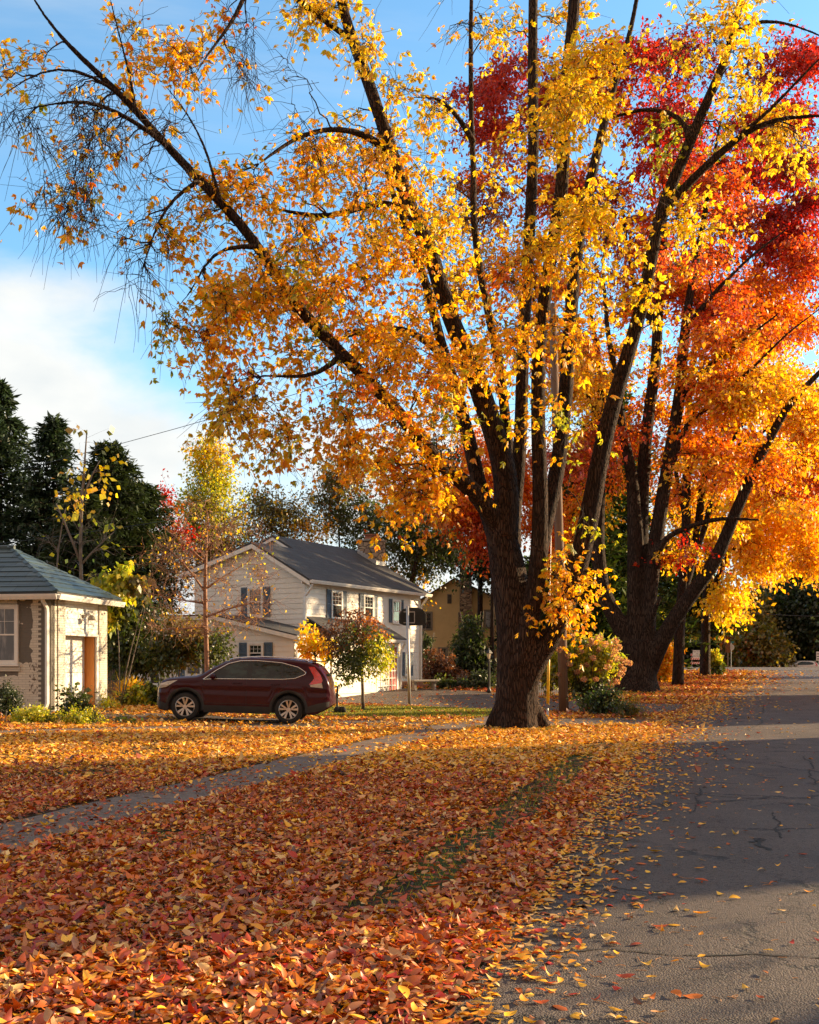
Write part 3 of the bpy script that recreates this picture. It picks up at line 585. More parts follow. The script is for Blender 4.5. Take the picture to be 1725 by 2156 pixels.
    R = [(700, 50, 90, 70, 24, 25, 28, 1, 'yellow'), (790, 190, 50, 130, 16, 26, 28.5, .9, 'yellow'), (400, 80, 90, 90, 26, 23, 26, .8, a), (300, 45, 60, 50, 6, 23, 25, .5, a),
         (650, 400, 200, 110, 62, 23, 28, .75, a), (740, 330, 130, 60, 22, 24, 28, .7, a), (560, 560, 150, 110, 44, 22.5, 27, .8, a), (700, 620, 190, 130, 60, 23, 28, .85, a),
         (560, 720, 140, 100, 46, 22.5, 26, .95, a), (450, 840, 70, 65, 18, 22.5, 24, 1, 'yellow'), (500, 660, 70, 60, 14, 22.5, 25, 1, 'yellow'), (630, 890, 60, 70, 14, 22.5, 24, 1, a),
         (830, 590, 110, 120, 38, 24, 28, .75, a), (850, 790, 130, 100, 52, 23, 27.5, 1, a), (770, 850, 90, 70, 24, 22.5, 25, 1, a), (840, 960, 100, 80, 42, 22, 25.5, 1.2, a),
         (830, 1060, 62, 48, 13, 22.5, 24.5, 1.2, a), (940, 830, 80, 110, 24, 23, 26, 1, a), (450, 420, 100, 70, 22, 22.5, 25, .8, a), (400, 520, 60, 50, 8, 22.5, 24, .6, a),
         (50, 130, 60, 45, 7, 21.5, 23.5, .8, a), (110, 290, 120, 90, 46, 21.5, 23.5, .05, a), (100, 430, 90, 55, 16, 21.5, 23.5, .35, a), (260, 270, 110, 100, 34, 22, 24, .08, a), (170, 390, 80, 60, 26, 21.5, 23, .04, a), (60, 200, 90, 70, 18, 21.5, 23.5, .12, a), (380, 420, 60, 60, 8, 22, 24, .2, a),
         (290, 540, 40, 90, 18, 22, 23.5, .04, a), (350, 670, 50, 35, 7, 22, 23.5, .6, a), (330, 130, 70, 60, 6, 23, 25, .35, a), (480, 190, 70, 70, 12, 24, 26, .05, a), (560, 110, 60, 90, 10, 24.5, 26.5, .03, a), (640, 230, 60, 60, 8, 25, 27, .06, a),
         (910, 330, 70, 140, 26, 26, 30, .7, 'yellow'), (950, 500, 70, 130, 30, 25, 29, .8, 'yellow'), (1040, 90, 60, 90, 12, 28, 30.5, .7, 'yellow'), (1060, 330, 60, 120, 12, 25, 29, .7, 'yellow'),
         (1250, 160, 80, 140, 44, 22.5, 25.5, 1.1, 'yellow'), (1225, 330, 70, 130, 34, 22.5, 25, 1.1, 'yellow'), (1180, 480, 80, 110, 28, 22.5, 25, 1, 'yellow'), (1250, 540, 80, 90, 20, 23, 26, .9, 'yellow'),
         (1090, 560, 70, 80, 14, 23, 26, .9, a), (1150, 700, 110, 90, 16, 23, 25, .9, a), (1010, 690, 70, 120, 26, 23, 26.5, .8, a), (1060, 880, 90, 60, 8, 23, 25, .9, a), (1190, 880, 35, 40, 4, 23, 24, 1, 'lime'),
         (1600, 70, 110, 80, 28, 22, 26, .9, 'yellow'), (1490, 60, 80, 60, 10, 23, 26, .6, 'yellow'), (1590, 210, 110, 90, 30, 22, 26, .9, 'yellow'), (1670, 340, 60, 60, 9, 22, 25, .8, 'yellow'), (1440, 440, 80, 80, 10, 23, 26, .8, 'yellow'),
         (1410, 330, 70, 70, 10, 24, 26, .8, 'lime'), (1340, 640, 80, 80, 8, 24, 26, .7, 'yellow'), (1208, 1245, 40, 50, 28, 24.6, 26.0, 1.15, a), (1230, 1120, 12, 12, 1, 24.4, 24.8, .9, 'lime'), (1240, 40, 110, 40, 14, 24, 29, .8, 'yellow'),
         (950, 60, 60, 60, 6, 28, 30, .2, a), (1480, 500, 60, 90, 8, 23.5, 26, .7, 'yellow')]
    # low limb carrying the leaves beside the pole
    add([(1150, 1335, 26), (1168, 1325, 16), (1185, 1290, 11), (1200, 1245, 8), (1215, 1215, 5)], [26, 25.4])
    R = [(q[0], q[1], q[2] * 1.06, q[3] * 1.06, max(1, int(q[4] * (.64 if q[0] > 1000 else .84)))) + q[5:] for q in R]; cl, keys = clumps_px(R, rng, 4, (20, 16)); rs = rng.random(len(keys)); keys = np.where((keys == 'gold') & (rs < .06), 'lime', keys); keys = np.where((keys == 'gold') & (rs > .95), 'orange', keys)
    base = G(1088, Yb); base.z -= .02
    root = plant('ash_tree', 'huge dark-trunked golden-leaved tree between the pavement and the road', 'tree', base, L, cl, keys, rng, M['bark'], per=26, lsize=.105, asp=.22, grp=5, remesh=.035, quality=1,
          twig=(.5, 1.3), r0=.012, droop=.34, ntw=(4, 7), wig=.16, rise=.15, K=9, rmax=.05, skip_low=6.0, spread=.20, hang=.7, gain=.009)
    return root
main_tree()

# ------------------------------------------------------------------ orange and red street trees behind
def tree_two():
    rng = np.random.default_rng(31); L = []; D = 54
    def add(pts, Ys=(54,)): L.append(limb_px(pts, list(Ys)))
    add([(1345, 1468, 108), (1345, 1452, 88), (1346, 1425, 72), (1347, 1390, 68), (1347, 1350, 62)])
    for ax, w_ in ((1305, 22), (1388, 22), (1330, 24), (1366, 24), (1292, 16)):
        b = P(ax, 1466, D - .5); L.append((np.array([tuple(P((ax + 1345) / 2, 1425, D)), tuple(P((ax * 2 + 1345) / 3, 1450, D - .3)), tuple(b)]), np.array([.3, .34, .12])))
    add([(1335, 1390, 46), (1322, 1346, 40), (1290, 1290, 36), (1267, 1241, 32), (1258, 1150, 30), (1262, 1040, 26), (1268, 900, 20), (1262, 760, 14), (1240, 640, 9)], (54, 55))
    add([(1342, 1380, 42), (1337, 1257, 34), (1337, 1107, 32), (1332, 1007, 26), (1312, 907, 20), (1298, 800, 16), (1280, 700, 12), (1268, 560, 8), (1290, 420, 5)], (54, 53))
    add([(1350, 1380, 40), (1350, 1257, 34), (1350, 1157, 32), (1352, 1032, 30), (1362, 907, 26), (1382, 757, 24), (1387, 640, 22), (1395, 520, 17), (1402, 400, 12), (1380, 280, 8), (1390, 180, 5)], (54, 55))
    add([(1358, 1390, 42), (1362, 1346, 38), (1367, 1257, 34), (1382, 1132, 32), (1402, 1007, 28), (1432, 832, 26), (1442, 700, 22), (1456, 600, 17), (1480, 480, 14), (1500, 350, 10), (1520, 240, 6)], (54, 52.5))
    add([(1365, 1410, 44), (1377, 1383, 40), (1407, 1323, 34), (1452, 1257, 32), (1507, 1182, 29), (1552, 1072, 25), (1602, 957, 22), (1662, 850, 17), (1730, 780, 12)], (54, 51))
    add([(1405, 1000, 22), (1440, 900, 14), (1500, 850, 11), (1580, 780, 9), (1660, 700, 7), (1740, 640, 5)], (53, 51))
    add([(1430, 840, 18), (1480, 780, 12), (1560, 720, 9), (1640, 660, 7)], (53, 50)); add([(1440, 700, 16), (1500, 620, 11), (1580, 540, 8), (1660, 480, 6)], (53, 51))
    add([(1385, 700, 16), (1340, 620, 11), (1320, 520, 8), (1310, 420, 6)], (54.5, 56)); add([(1270, 900, 14), (1220, 800, 10), (1160, 700, 7), (1110, 560, 5)], (54.5, 56))
    add([(1375, 1190, 22), (1400, 1130, 14), (1460, 1105, 12), (1520, 1090, 11), (1600, 1095, 7)], (53.5, 51))
    add([(1360, 1330, 20), (1376, 1290, 14), (1392, 1255, 8)], (53.6, 53))
    R = [(1120, 190, 110, 80, 60, 53, 60, 1.2, 'red'), (1030, 260, 60, 90, 34, 53, 60, 1.1, 'red'), (1060, 150, 50, 40, 12, 54, 60, 1.1, 'red'), (1290, 130, 60, 50, 18, 53, 60, 1.1, 'red'), (1210, 190, 90, 70, 30, 54, 60, 1.1, 'fire'),
         (1420, 170, 90, 90, 52, 52, 60, 1.2, 'crimson'), (1400, 280, 100, 80, 34, 52, 60, 1, 'red'), (1100, 380, 110, 110, 40, 54, 60, .9, 'fire'), (1000, 420, 60, 70, 14, 55, 60, .8, 'rust'),
         (1200, 420, 100, 90, 34, 54, 60, .9, 'fire'), (1330, 450, 100, 90, 34, 54, 60, .8, 'fire'), (1450, 430, 90, 90, 36, 51, 58, .95, 'fire'), (1100, 560, 100, 90, 26, 54, 60, .7, 'orange'),
         (1020, 600, 60, 90, 13, 55, 60, .6, 'orange'), (1250, 620, 110, 90, 34, 54, 60, .85, 'orange'), (1400, 600, 90, 90, 24, 53, 58, .8, 'orange'), (1500, 600, 90, 90, 44, 50, 56, 1, 'fire'),
         (1520, 740, 100, 70, 44, 50, 56, 1, 'orange'), (1250, 760, 120, 80, 40, 52, 60, .95, 'orange'), (1130, 720, 80, 80, 18, 55, 60, .7, 'orange'), (1220, 860, 80, 90, 34, 52, 58, 1, 'gold'),
         (1240, 940, 60, 60, 26, 52, 57, 1.2, 'fire'), (1400, 820, 90, 80, 20, 55, 60, .7, 'orange'), (1480, 880, 70, 80, 34, 50, 56, 1, 'orange'), (1600, 850, 90, 90, 46, 49, 55, 1.05, 'gold'), (1560, 960, 90, 60, 32, 50, 55, 1, 'orange'),
         (1240, 1040, 60, 60, 14, 56, 60, .9, 'orange'), (1310, 1000, 50, 110, 16, 57, 60, .8, 'orange'), (1425, 1195, 26, 50, 8, 51, 54, .8, 'gold'), (1440, 1170, 16, 16, 3, 51, 54, 1, 'red')]
    R = [q[:4] + (max(1, int(q[4] * (.72 if q[1] < 420 else .95))),) + q[5:] for q in R]; cl, keys = clumps_px(R, rng, 5, (28, 11)); keys = np.where((keys == 'orange') & (rng.random(len(keys)) < .35), 'gold', keys)
    plant('maple_tree', 'many-stemmed maple with red top and orange lower leaves, behind the utility pole', 'tree', G(1345, D), L, cl, keys, rng, M['bark_far'], per=18, lsize=.20, asp=.28, spread=.26, flat=.35,
          remesh=.07, twig=(.9, 2.0), r0=.022, droop=.3, ntw=(6, 9), K=7, rmax=.11, skip_low=8, wig=.2)
tree_two()
def tree_three():
    rng = np.random.default_rng(33); L = []; D = 65
    def add(pts, Ys=(65,)): L.append(limb_px(pts, list(Ys)))
    add([(1427, 1447, 27), (1428, 1440, 25), (1429, 1400, 23), (1431, 1330, 22), (1436, 1260, 21), (1442, 1180, 20), (1446, 1080, 19), (1446, 960, 17), (1452, 820, 14), (1470, 680, 10)])
    add([(1438, 1250, 18), (1460, 1180, 17), (1474, 1080, 16), (1484, 980, 15), (1500, 900, 12), (1530, 800, 9)], (65, 66)); add([(1455, 1190, 14), (1490, 1100, 12), (1505, 1000, 11), (1540, 930, 8), (1600, 840, 6)], (65, 63))
    add([(1446, 1100, 12), (1425, 1010, 9), (1415, 900, 7)], (65, 66)); add([(1484, 985, 12), (1560, 935, 10), (1620, 900, 8)], (65.5, 63)); add([(1450, 900, 12), (1560, 640, 10), (1640, 500, 7)], (65, 66))
    R = [(1640, 260, 100, 120, 70, 62, 72, 1.2, 'crimson'), (1680, 150, 70, 60, 30, 62, 72, 1.1, 'red'), (1560, 330, 70, 110, 38, 62, 72, 1, 'red'), (1670, 450, 80, 100, 62, 61, 70, 1.2, 'crimson'),
         (1570, 500, 80, 90, 44, 62, 70, 1.05, 'fire'), (1670, 610, 80, 80, 52, 61, 70, 1.1, 'fire'), (1580, 660, 90, 80, 46, 62, 70, 1, 'orange'), (1650, 760, 100, 90, 62, 60, 70, 1.1, 'orange'),
         (1510, 960, 80, 90, 40, 63, 70, .9, 'orange'), (1640, 900, 100, 80, 52, 60, 70, 1.05, 'gold'), (1440, 1030, 60, 90, 22, 66, 70, .8, 'orange'), (1680, 1010, 70, 50, 24, 60, 68, 1, 'fire'), (1685, 930, 60, 60, 34, 60, 68, 1, 'orange'), (1690, 810, 50, 60, 26, 60, 68, 1, 'gold'), (1560, 1010, 60, 50, 20, 62, 70, 1, 'gold'), (1500, 1080, 80, 60, 22, 66, 71, .8, 'gold')]
    R = [q[:4] + (int(q[4] * .72),) + q[5:] for q in R]; cl, keys = clumps_px(R, rng, 5, (26, 10))
    plant('maple_tree', 'crimson-topped maple with a straight slender trunk, second along the verge', 'tree', G(1427, D), L, cl, keys, rng, M['bark_far'], per=18, lsize=.24, asp=.28, spread=.32, flat=.35,
          twig=(1.0, 2.2), r0=.024, droop=.3, ntw=(6, 9), K=7, rmax=.12, skip_low=8, wig=.2, sides=12)
tree_three()
def tree_four():
    rng = np.random.default_rng(35); L = []; D = 90
    def add(pts, Ys=(90,)): L.append(limb_px(pts, list(Ys)))
    add([(1485, 1427, 26), (1485, 1420, 22), (1486, 1380, 20), (1486, 1300, 18), (1490, 1200, 16), (1500, 1100, 14), (1520, 1000, 10)]); add([(1488, 1280, 14), (1530, 1170, 11), (1600, 1090, 8)], (90, 88)); add([(1490, 1220, 12), (1560, 1100, 9), (1640, 1020, 6)], (90, 86))
    R = [(q[0], q[1] - (40 if q[0] > 1540 else 8)) + q[2:] for q in [(1600, 1080, 90, 60, 50, 84, 98, 1.1, 'sun'), (1560, 1170, 90, 70, 60, 84, 98, 1.15, 'sun'), (1660, 1160, 80, 60, 40, 84, 96, 1.1, 'sun'), (1530, 1250, 50, 45, 22, 86, 94, 1, 'yellow'),
         (1480, 1100, 70, 80, 34, 88, 98, .9, 'gold'), (1690, 1080, 60, 80, 26, 82, 94, 1, 'gold'), (1610, 1220, 40, 22, 7, 86, 92, 1, 'sun'), (1690, 1215, 50, 22, 8, 84, 92, 1, 'sun')]]
    cl, keys = clumps_px(R, rng, 5, (16, 5))
    plant('linden_tree', 'bright yellow tree glowing against the low sun, farthest of the verge trees', 'tree', G(1485, D), L, cl, keys, rng, M['bark_far'], per=15, lsize=.34, asp=.32, spread=.6,
          twig=(1.2, 2.4), r0=.022, droop=.3, ntw=(6, 8), K=6, rmax=.12, skip_low=9, wig=.25, sides=12)
tree_four()

# ------------------------------------------------------------------ conifers
def conifer(name, label, base, h, r, n, rng, key='blue', group=None, blunt=.0, trunk_r=.22, clear=.08, tuft=0):
    root = thing(name, label, 'tree', tuple(base), 0, group)
    MB().tube([(0, 0, 0), (0.05, 0, h * .5), (0, 0, h)], [trunk_r, trunk_r * .6, .02], 8).build('trunk', M['bark_far'], root, True)
    nb = n; z = (clear + (1 - clear) * rng.random(nb) ** .9) * h; fr = (1 - (z / h - clear) / (1 - clear)); rr = r * (fr ** (.72 - .27 * blunt)) * rng.uniform(.5, 1.22, nb) + .12
    a = rng.uniform(0, 2 * np.pi, nb); tt = np.linspace(0, 1, 5)[None]
    dz = -.28 * rr[:, None] * tt + .22 * rr[:, None] * tt ** 2 + .04 * rng.normal(0, 1, (nb, 1)) * rr[:, None]
    BRc = np.stack([np.cos(a)[:, None] * rr[:, None] * tt, np.sin(a)[:, None] * rr[:, None] * tt, z[:, None] + dz], -1)
    V1, F1 = tubes(BRc, np.repeat(np.linspace(.035, .008, 5)[None], nb, 0), 3)
    link('branches', npmesh('branches', V1, F1), M['twig'], root)
    per = rng.poisson(14 + 30 * rr / r) + 5; ti = np.repeat(np.arange(nb), per); N = len(ti); u = (rng.random(N) ** .6) * 3.99; i0 = u.astype(int); f = (u - i0)[:, None]
    p = BRc[ti, i0] * (1 - f) + BRc[ti, i0 + 1] * f; out_ = np.stack([np.cos(a[ti]), np.sin(a[ti]), 0 * a[ti]], 1)
    D = unit(out_ * .8 + rng.normal(0, .55, (N, 3)) + np.array([0, 0, -.25 + tuft])); p += rng.normal(0, .09 + .05 * tuft, (N, 3))
    sz = (.30 + .2 * tuft) * rng.lognormal(0, .25, N) * (r / 3) ** .5; c = pick(np.array([key] * N), rng, .3) * (rng.uniform(.7, 1.3, nb)[ti][:, None])
    link('crown', leafmesh('crown', p, D, unit(rng.normal(0, .5, (N, 3)) + [0, 0, 1]), sz, sz * .17, c, .1, .2, 0), M['needle'], root); return root
rc = np.random.default_rng(41)
conifer('spruce_tree', 'tallest dark spruce, cut by the left edge of the photo behind the garage', G(0, 62, -.2), 16.9, 5.0, 620, rc, 'blue')
conifer('spruce_tree', 'spiky-topped dark spruce between the tallest spruce and the rounded cedar', G(112, 60, -.2), 14.6, 3.9, 540, rc, 'blue')
conifer('cedar_tree', 'dense round-topped dark cedar standing right of the two spruces', G(232, 56, -.2), 12.4, 3.1, 700, rc, 'dark', blunt=1)
conifer('cedar_tree', 'lower dark cedar shoulder-high beside the round-topped one, left of the red shrub tree', G(305, 58, -.2), 10.6, 2.7, 480, rc, 'dark', blunt=1)
conifer('cedar_tree', 'short dark cedar filling the gap just above the garage roof', G(170, 54, -.2), 9.6, 3.0, 420, rc, 'dark', blunt=1)
conifer('pine_tree', 'tall soft green pine directly behind the stems of the red-topped maple', G(1290, 80, -.3), 22, 6.5, 700, rc, 'pine', tuft=.35, clear=.04)
conifer('pine_tree', 'dark green pine visible right behind the wooden utility pole', G(1215, 74, -.3), 15, 5.5, 620, rc, 'pine', tuft=.35, clear=.04)
conifer('pine_tree', 'sunlit green pine with low feathery boughs over the striped barrier', G(1478, 97, -.3), 9.9, 4.2, 460, rc, 'pine', tuft=.35, clear=.42)
conifer('pine_tree', 'dark pine behind the slender maple trunk, left of the striped barrier', G(1405, 104, -.3), 13, 3.4, 420, rc, 'pine', tuft=.35, clear=.3)

# ------------------------------------------------------------------ general leafy trees of the background
def leafy(name, label, px, D, h, blobs, seed, bark=None, group=None, cat='tree', tr=.18, per=14, lsize=.24, asp=.3, stems=1, lean=0, **kw):
    rng = np.random.default_rng(seed); b = G(px, D, -.1); L = []
    for s_ in range(stems):
        a = rng.uniform(0, 6.28); sp = (.0 if stems == 1 else h * .14)
        top = np.array([b.x + sp * math.cos(a) * 1.6 + lean, b.y + sp * math.sin(a), b.z + h * .86]); lo = np.array(b) + np.array([math.cos(a), math.sin(a), 0]) * (tr * .8 if stems > 1 else 0)
        mid = (lo + top) / 2 + rng.normal(0, h * .02, 3); L.append((np.array([lo, lo * .7 + mid * .3, mid, top]), np.array([tr, tr * .8, tr * .6, tr * .15])))
    bl = []
    for (cx, cy_, rx, ry_, n, lf, key) in blobs:      # pixels at this depth
        c = P(cx, cy_, D); k = D / F; bl.append((c.x, c.y, c.z, rx * k, (rx + ry_) / 2 * k, ry_ * k, n, lf, key))
    cl, keys = clumps_blob(bl, rng)
    g_ = dict(twig=(.7, 1.6), r0=.014, droop=.25, ntw=(5, 8), K=6, rmax=.10, wig=.2); g_.update({k: kw.pop(k) for k in list(kw) if k in ('twig', 'r0', 'droop', 'ntw', 'K', 'rmax', 'wig', 'rise', 'gain', 'skip_low')})
    kw.setdefault('spread', .35)
    return plant(name, label, cat, b, L, cl, keys, rng, bark or M['bark_far'], group, per=per, lsize=lsize, asp=asp, sides=8, **g_, **kw)
leafy('birch_tree', 'tall yellow-green birch rising above the bare tree, left of the white house roof', 445, 64, 11.5, [(445, 985, 42, 60, 26, 1, 'lime'), (450, 960, 38, 50, 16, 1.1, 'yellow'), (440, 1060, 70, 70, 40, 1, 'lime'), (430, 1110, 90, 70, 44, .9, 'olive'), (420, 1170, 95, 60, 34, .8, 'olive')], 51, lsize=.17)
leafy('burning_bush', 'small scarlet-leaved tree peeking out between the cedar and the birch', 345, 60, 7.5, [(352, 1045, 10, 20, 4, 1.1, 'red'), (385, 1130, 8, 16, 4, 1.1, 'red'), (350, 1100, 22, 40, 8, .7, 'rust')], 52, lsize=.16, tr=.08)
leafy('willow_tree', 'thin-leaved olive tree above the white house roof, sky showing through', 590, 68, 10, [(560, 1060, 60, 40, 26, .8, 'olive'), (620, 1080, 60, 50, 28, .8, 'olive'), (560, 1110, 90, 40, 30, .8, 'olive'), (640, 1120, 60, 35, 16, .8, 'gold'), (480, 1150, 70, 35, 22, .7, 'olive')], 53, lsize=.16)
leafy('elm_tree', 'green-leaved tree with red-tinted top just left of the chimney', 715, 70, 12, [(700, 1000, 38, 50, 18, .8, 'olive'), (735, 1060, 60, 60, 34, .8, 'green'), (690, 1090, 50, 50, 20, .8, 'olive'), (770, 1120, 70, 60, 34, .85, 'green'), (712, 1010, 30, 30, 8, .9, 'rust'), (760, 990, 60, 50, 14, .8, 'lime')], 54, lsize=.17)
leafy('elm_tree', 'dark green tree with leaning trunk between the chimney and the yellow house', 862, 66, 12, [(830, 1110, 60, 60, 36, .9, 'green'), (870, 1180, 60, 60, 34, .9, 'green'), (900, 1090, 50, 60, 24, .9, 'green'), (850, 1230, 50, 40, 16, .9, 'gold'), (930, 1150, 60, 50, 26, .9, 'dark')], 55, stems=2, lsize=.18, tr=.26)
leafy('oak_tree', 'dark-leaved oak hanging over the yellow house gable', 1010, 74, 13, [(960, 1160, 50, 36, 30, 1, 'dark'), (1020, 1190, 45, 40, 30, 1, 'dark'), (1040, 1130, 60, 80, 40, .9, 'dark'), (920, 1130, 50, 50, 20, .9, 'green'), (940, 960, 80, 60, 26, .8, 'dark'), (970, 1030, 50, 60, 20, .9, 'dark')], 56, lsize=.22, tr=.3)
leafy('maple_tree', 'rust-orange maple showing left of the big trunk above the yellow house', 1035, 60, 10, [(980, 1040, 70, 50, 44, 1.1, 'orange'), (930, 1060, 60, 40, 24, 1, 'orange'), (1000, 1100, 40, 40, 20, 1.1, 'fire'), (1030, 960, 60, 80, 34, 1, 'orange'), (1010, 1140, 25, 22, 8, 1, 'fire'), (1110, 1040, 50, 90, 44, 1, 'orange'), (1160, 1130, 40, 70, 24, 1, 'orange')], 57, lsize=.19)
leafy('maple_tree', 'yellow-green maple lit from behind, seen low between the maple stems', 1290, 98, 11, [(1250, 1180, 60, 60, 24, 1, 'lime'), (1330, 1160, 60, 80, 24, 1, 'lime'), (1300, 1250, 70, 50, 20, 1, 'green'), (1420, 1300, 40, 60, 14, .9, 'lime'), (1200, 1080, 60, 60, 20, .9, 'green')], 58, lsize=.34, asp=.35)
# wood at the end of the street
FARG = 'trees beyond the cross street'
def far(label, px, D, top, wpx, key, key2, seed, n=90, name='far_tree'):
    h = (HZ - top) / F * D + EYE + 1.2; cy_ = (top + 1400) / 2; ry_ = (1400 - top) / 2 * .92
    leafy(name, label, px, D, h, [(px, cy_ - ry_ * .1, wpx, ry_ * .95, n, 1.1, key), (px, cy_ + ry_ * .5, wpx * 1.1, ry_ * .5, n // 2, 1, key), (px - wpx * .4, cy_, wpx * .6, ry_ * .7, n // 4, 1, key2)], seed, group=FARG, lsize=.42, asp=.42, spread=1.0, twig=(1.5, 3), r0=.04, per=34, tr=.4, ntw=(5, 7), K=5)
far('small orange-tinged tree at the left end of the far wood, under the wire', 1575, 150, 1250, 34, 'olive', 'orange', 61)
far('dark green tree right of the stop sign beyond the cross street', 1630, 155, 1215, 55, 'dark', 'olive', 62, 110)
far('broad dark green tree at the right edge beyond the white car', 1705, 150, 1190, 60, 'dark', 'green', 63, 120)
far('low amber-leaved tree standing in front of the dark far wood', 1600, 145, 1320, 36, 'olive', 'rust', 64, 50)
far('hazy reddish tree top far behind the corner signs', 1540, 210, 1270, 40, 'rust', 'olive', 65, 70)
far('dark fir-like tree closing the view behind the striped barrier', 1470, 160, 1290, 70, 'dark', 'dark', 66, 110)
far('dark tree filling the gap left of the slender maple trunk', 1390, 158, 1270, 60, 'dark', 'green', 67, 100)
far('shaded tree seen low under the pine behind the hydrangea', 1240, 130, 1230, 90, 'green', 'dark', 68, 110)
far('tall tree in deep shade beyond the right edge of the street', 1800, 160, 1150, 90, 'dark', 'olive', 69, 120)
far('green tree in shade far behind the white picket fence', 1130, 126, 1180, 80, 'green', 'dark', 70, 100)
# ------------------------------------------------------------------ building helpers
class Face:
    """a wall plane: a runs along the wall, b up, c outward"""
    def __init__(s, o, ad, nd): s.o = Vector(o); s.a = Vector(ad); s.n = Vector(nd); s.u = Vector((0, 0, 1))
    def p(s, a, b, c=0): return tuple(s.o + s.a * a + s.u * b + s.n * c)
    def box(s, mb, a0, a1, b0, b1, c0, c1):
        v = [s.p(a, b, c) for c in (c0, c1) for a, b in ((a0, b0), (a1, b0), (a1, b1), (a0, b1))]
        return mb.add(v, [(0, 1, 2, 3), (7, 6, 5, 4), (0, 4, 5, 1), (1, 5, 6, 2), (2, 6, 7, 3), (3, 7, 4, 0)])
    def lap(s, mb, b0, b1, ext, pitch=.2, lift=.024):
        """lapped boards; ext(b) -> (a0, a1)"""
        b = b0
        while b < b1 - 1e-3:
            t_ = min(b + pitch, b1); l0, l1 = ext(b + 1e-3); h0, h1 = ext(t_ - 1e-3)
            if l1 - l0 > .02:
                if h1 - h0 < .02: h0 = h1 = (h0 + h1) / 2
                v = [s.p(l0, b, lift), s.p(l1, b, lift), s.p(h1, t_, .004), s.p(h0, t_, .004), s.p(l0, b, 0), s.p(l1, b, 0)]
                mb.add(v, [(0, 1, 2, 3), (4, 5, 1, 0)])
            b = t_
        return mb
def slab(mb, top, th, n=None):
    """roof slab from a top polygon, thickened downward"""
    top = [Vector(q) for q in top]; k = len(top); bot = [q - Vector((0, 0, th)) for q in top]
    return mb.add([tuple(q) for q in top + bot], [tuple(range(k)), tuple(range(k, 2 * k))[::-1]] + [(i, (i + 1) % k, k + (i + 1) % k, k + i) for i in range(k)])
def rows(mb, e0, e1, r0_, r1_, n, lift=.02):
    """courses between eave e0-e1 and ridge r0-r1"""
    e0, e1, r0_, r1_ = map(Vector, (e0, e1, r0_, r1_)); nn = (e1 - e0).cross(r1_ + r0_ - e0 - e1).normalized()
    if nn.z < 0: nn = -nn
    for i in range(n):
        a, b = i / n, (i + 1) / n; p0, p1, q1, q0 = e0.lerp(r0_, a), e1.lerp(r1_, a), e1.lerp(r1_, b), e0.lerp(r0_, b)
        mb.add([tuple(p0 + nn * lift), tuple(p1 + nn * lift), tuple(q1 + nn * .003), tuple(q0 + nn * .003), tuple(p0), tuple(p1)], [(0, 1, 2, 3), (4, 5, 1, 0)])
    return mb
M['white'] = simple('white_painted_wood', (.72, .69, .63), .55, var=.06, scale=3)
M['trim'] = simple('white_trim', (.78, .76, .71), .45, var=.05)
def siding(name, c1, c2):
    m, t, b, o = newmat(name); v = t.obj(); n = t.noise(v, 1.6, 6, .65); st = t.noise(t.mapping(v, (6, 6, .6)), 3, 5)
    c = t.mix(t.m('MULTIPLY', t.step(n, .4, .75), .55), c1, c2); c = t.mix(t.m('MULTIPLY', t.step(st, .55, .8), .3), c, c2)
    bsdf(t, b, c, .65, t.bump(t.noise(t.mapping(v, (4, 4, 30)), 6, 5), .2, .004), 0, .3); return m
M['siding'] = siding('white_clapboard', (.82, .79, .72), (.70, .67, .60)); M['siding_yellow'] = siding('yellow_clapboard', (.82, .63, .32), (.66, .49, .23))
M['shutter'] = simple('slate_blue_shutter', (.075, .115, .165), .6); M['door_red'] = simple('red_door_paint', (.32, .012, .012), .4)
M['black'] = simple('black_plastic', (.02, .02, .02), .5); M['metal'] = simple('galvanised_steel', (.42, .41, .40), .45, .7, var=.1); M['dark_metal'] = simple('dark_iron', (.035, .035, .035), .5, .4)
def glassmat(name, c1=(.02, .025, .03), c2=(.10, .09, .08), rough=.06):
    m, t, b, o = newmat(name); v = t.obj(); n = t.noise(t.mapping(v, (1, 1, .35)), 5, 4)
    bsdf(t, b, t.mix(t.step(n, .45, .75), c1, c2), rough, t.bump(t.noise(v, 1.3, 2), .12, .02), 0, .9); return m
M['pane'] = glassmat('window_glass'); M['pane_curtain'] = glassmat('window_glass_with_curtain', (.05, .06, .075), (.24, .24, .25))
def shingle():
    m, t, b, o = newmat('asphalt_shingle'); v = t.obj(); x, y, z = t.sep(v)
    br = t.new('ShaderNodeTexBrick'); t.put(br.inputs['Vector'], t.comb(x, t.m('MULTIPLY', z, 2.0), 0)); br.inputs['Scale'].default_value = 1; br.inputs['Mortar Size'].default_value = .012
    br.inputs['Brick Width'].default_value = .32; br.inputs['Row Height'].default_value = .28; br.inputs['Color1'].default_value = (.045, .05, .058, 1); br.inputs['Color2'].default_value = (.085, .088, .095, 1); br.inputs['Mortar'].default_value = (.02, .02, .024, 1)
    c = t.mix(t.noise(v, 60, 3), br.outputs[0], (.07, .072, .078)); c = t.mix(t.m('MULTIPLY', t.step(t.noise(v, .8, 4), .4, .7), .4), c, (.05, .048, .05))
    bsdf(t, b, c, .85, t.bump(t.m('ADD', t.noise(v, 120, 2), t.m('MULTIPLY', br.outputs['Fac'], -1)), .5, .012), 0, .3); return m
M['shingle'] = shingle()
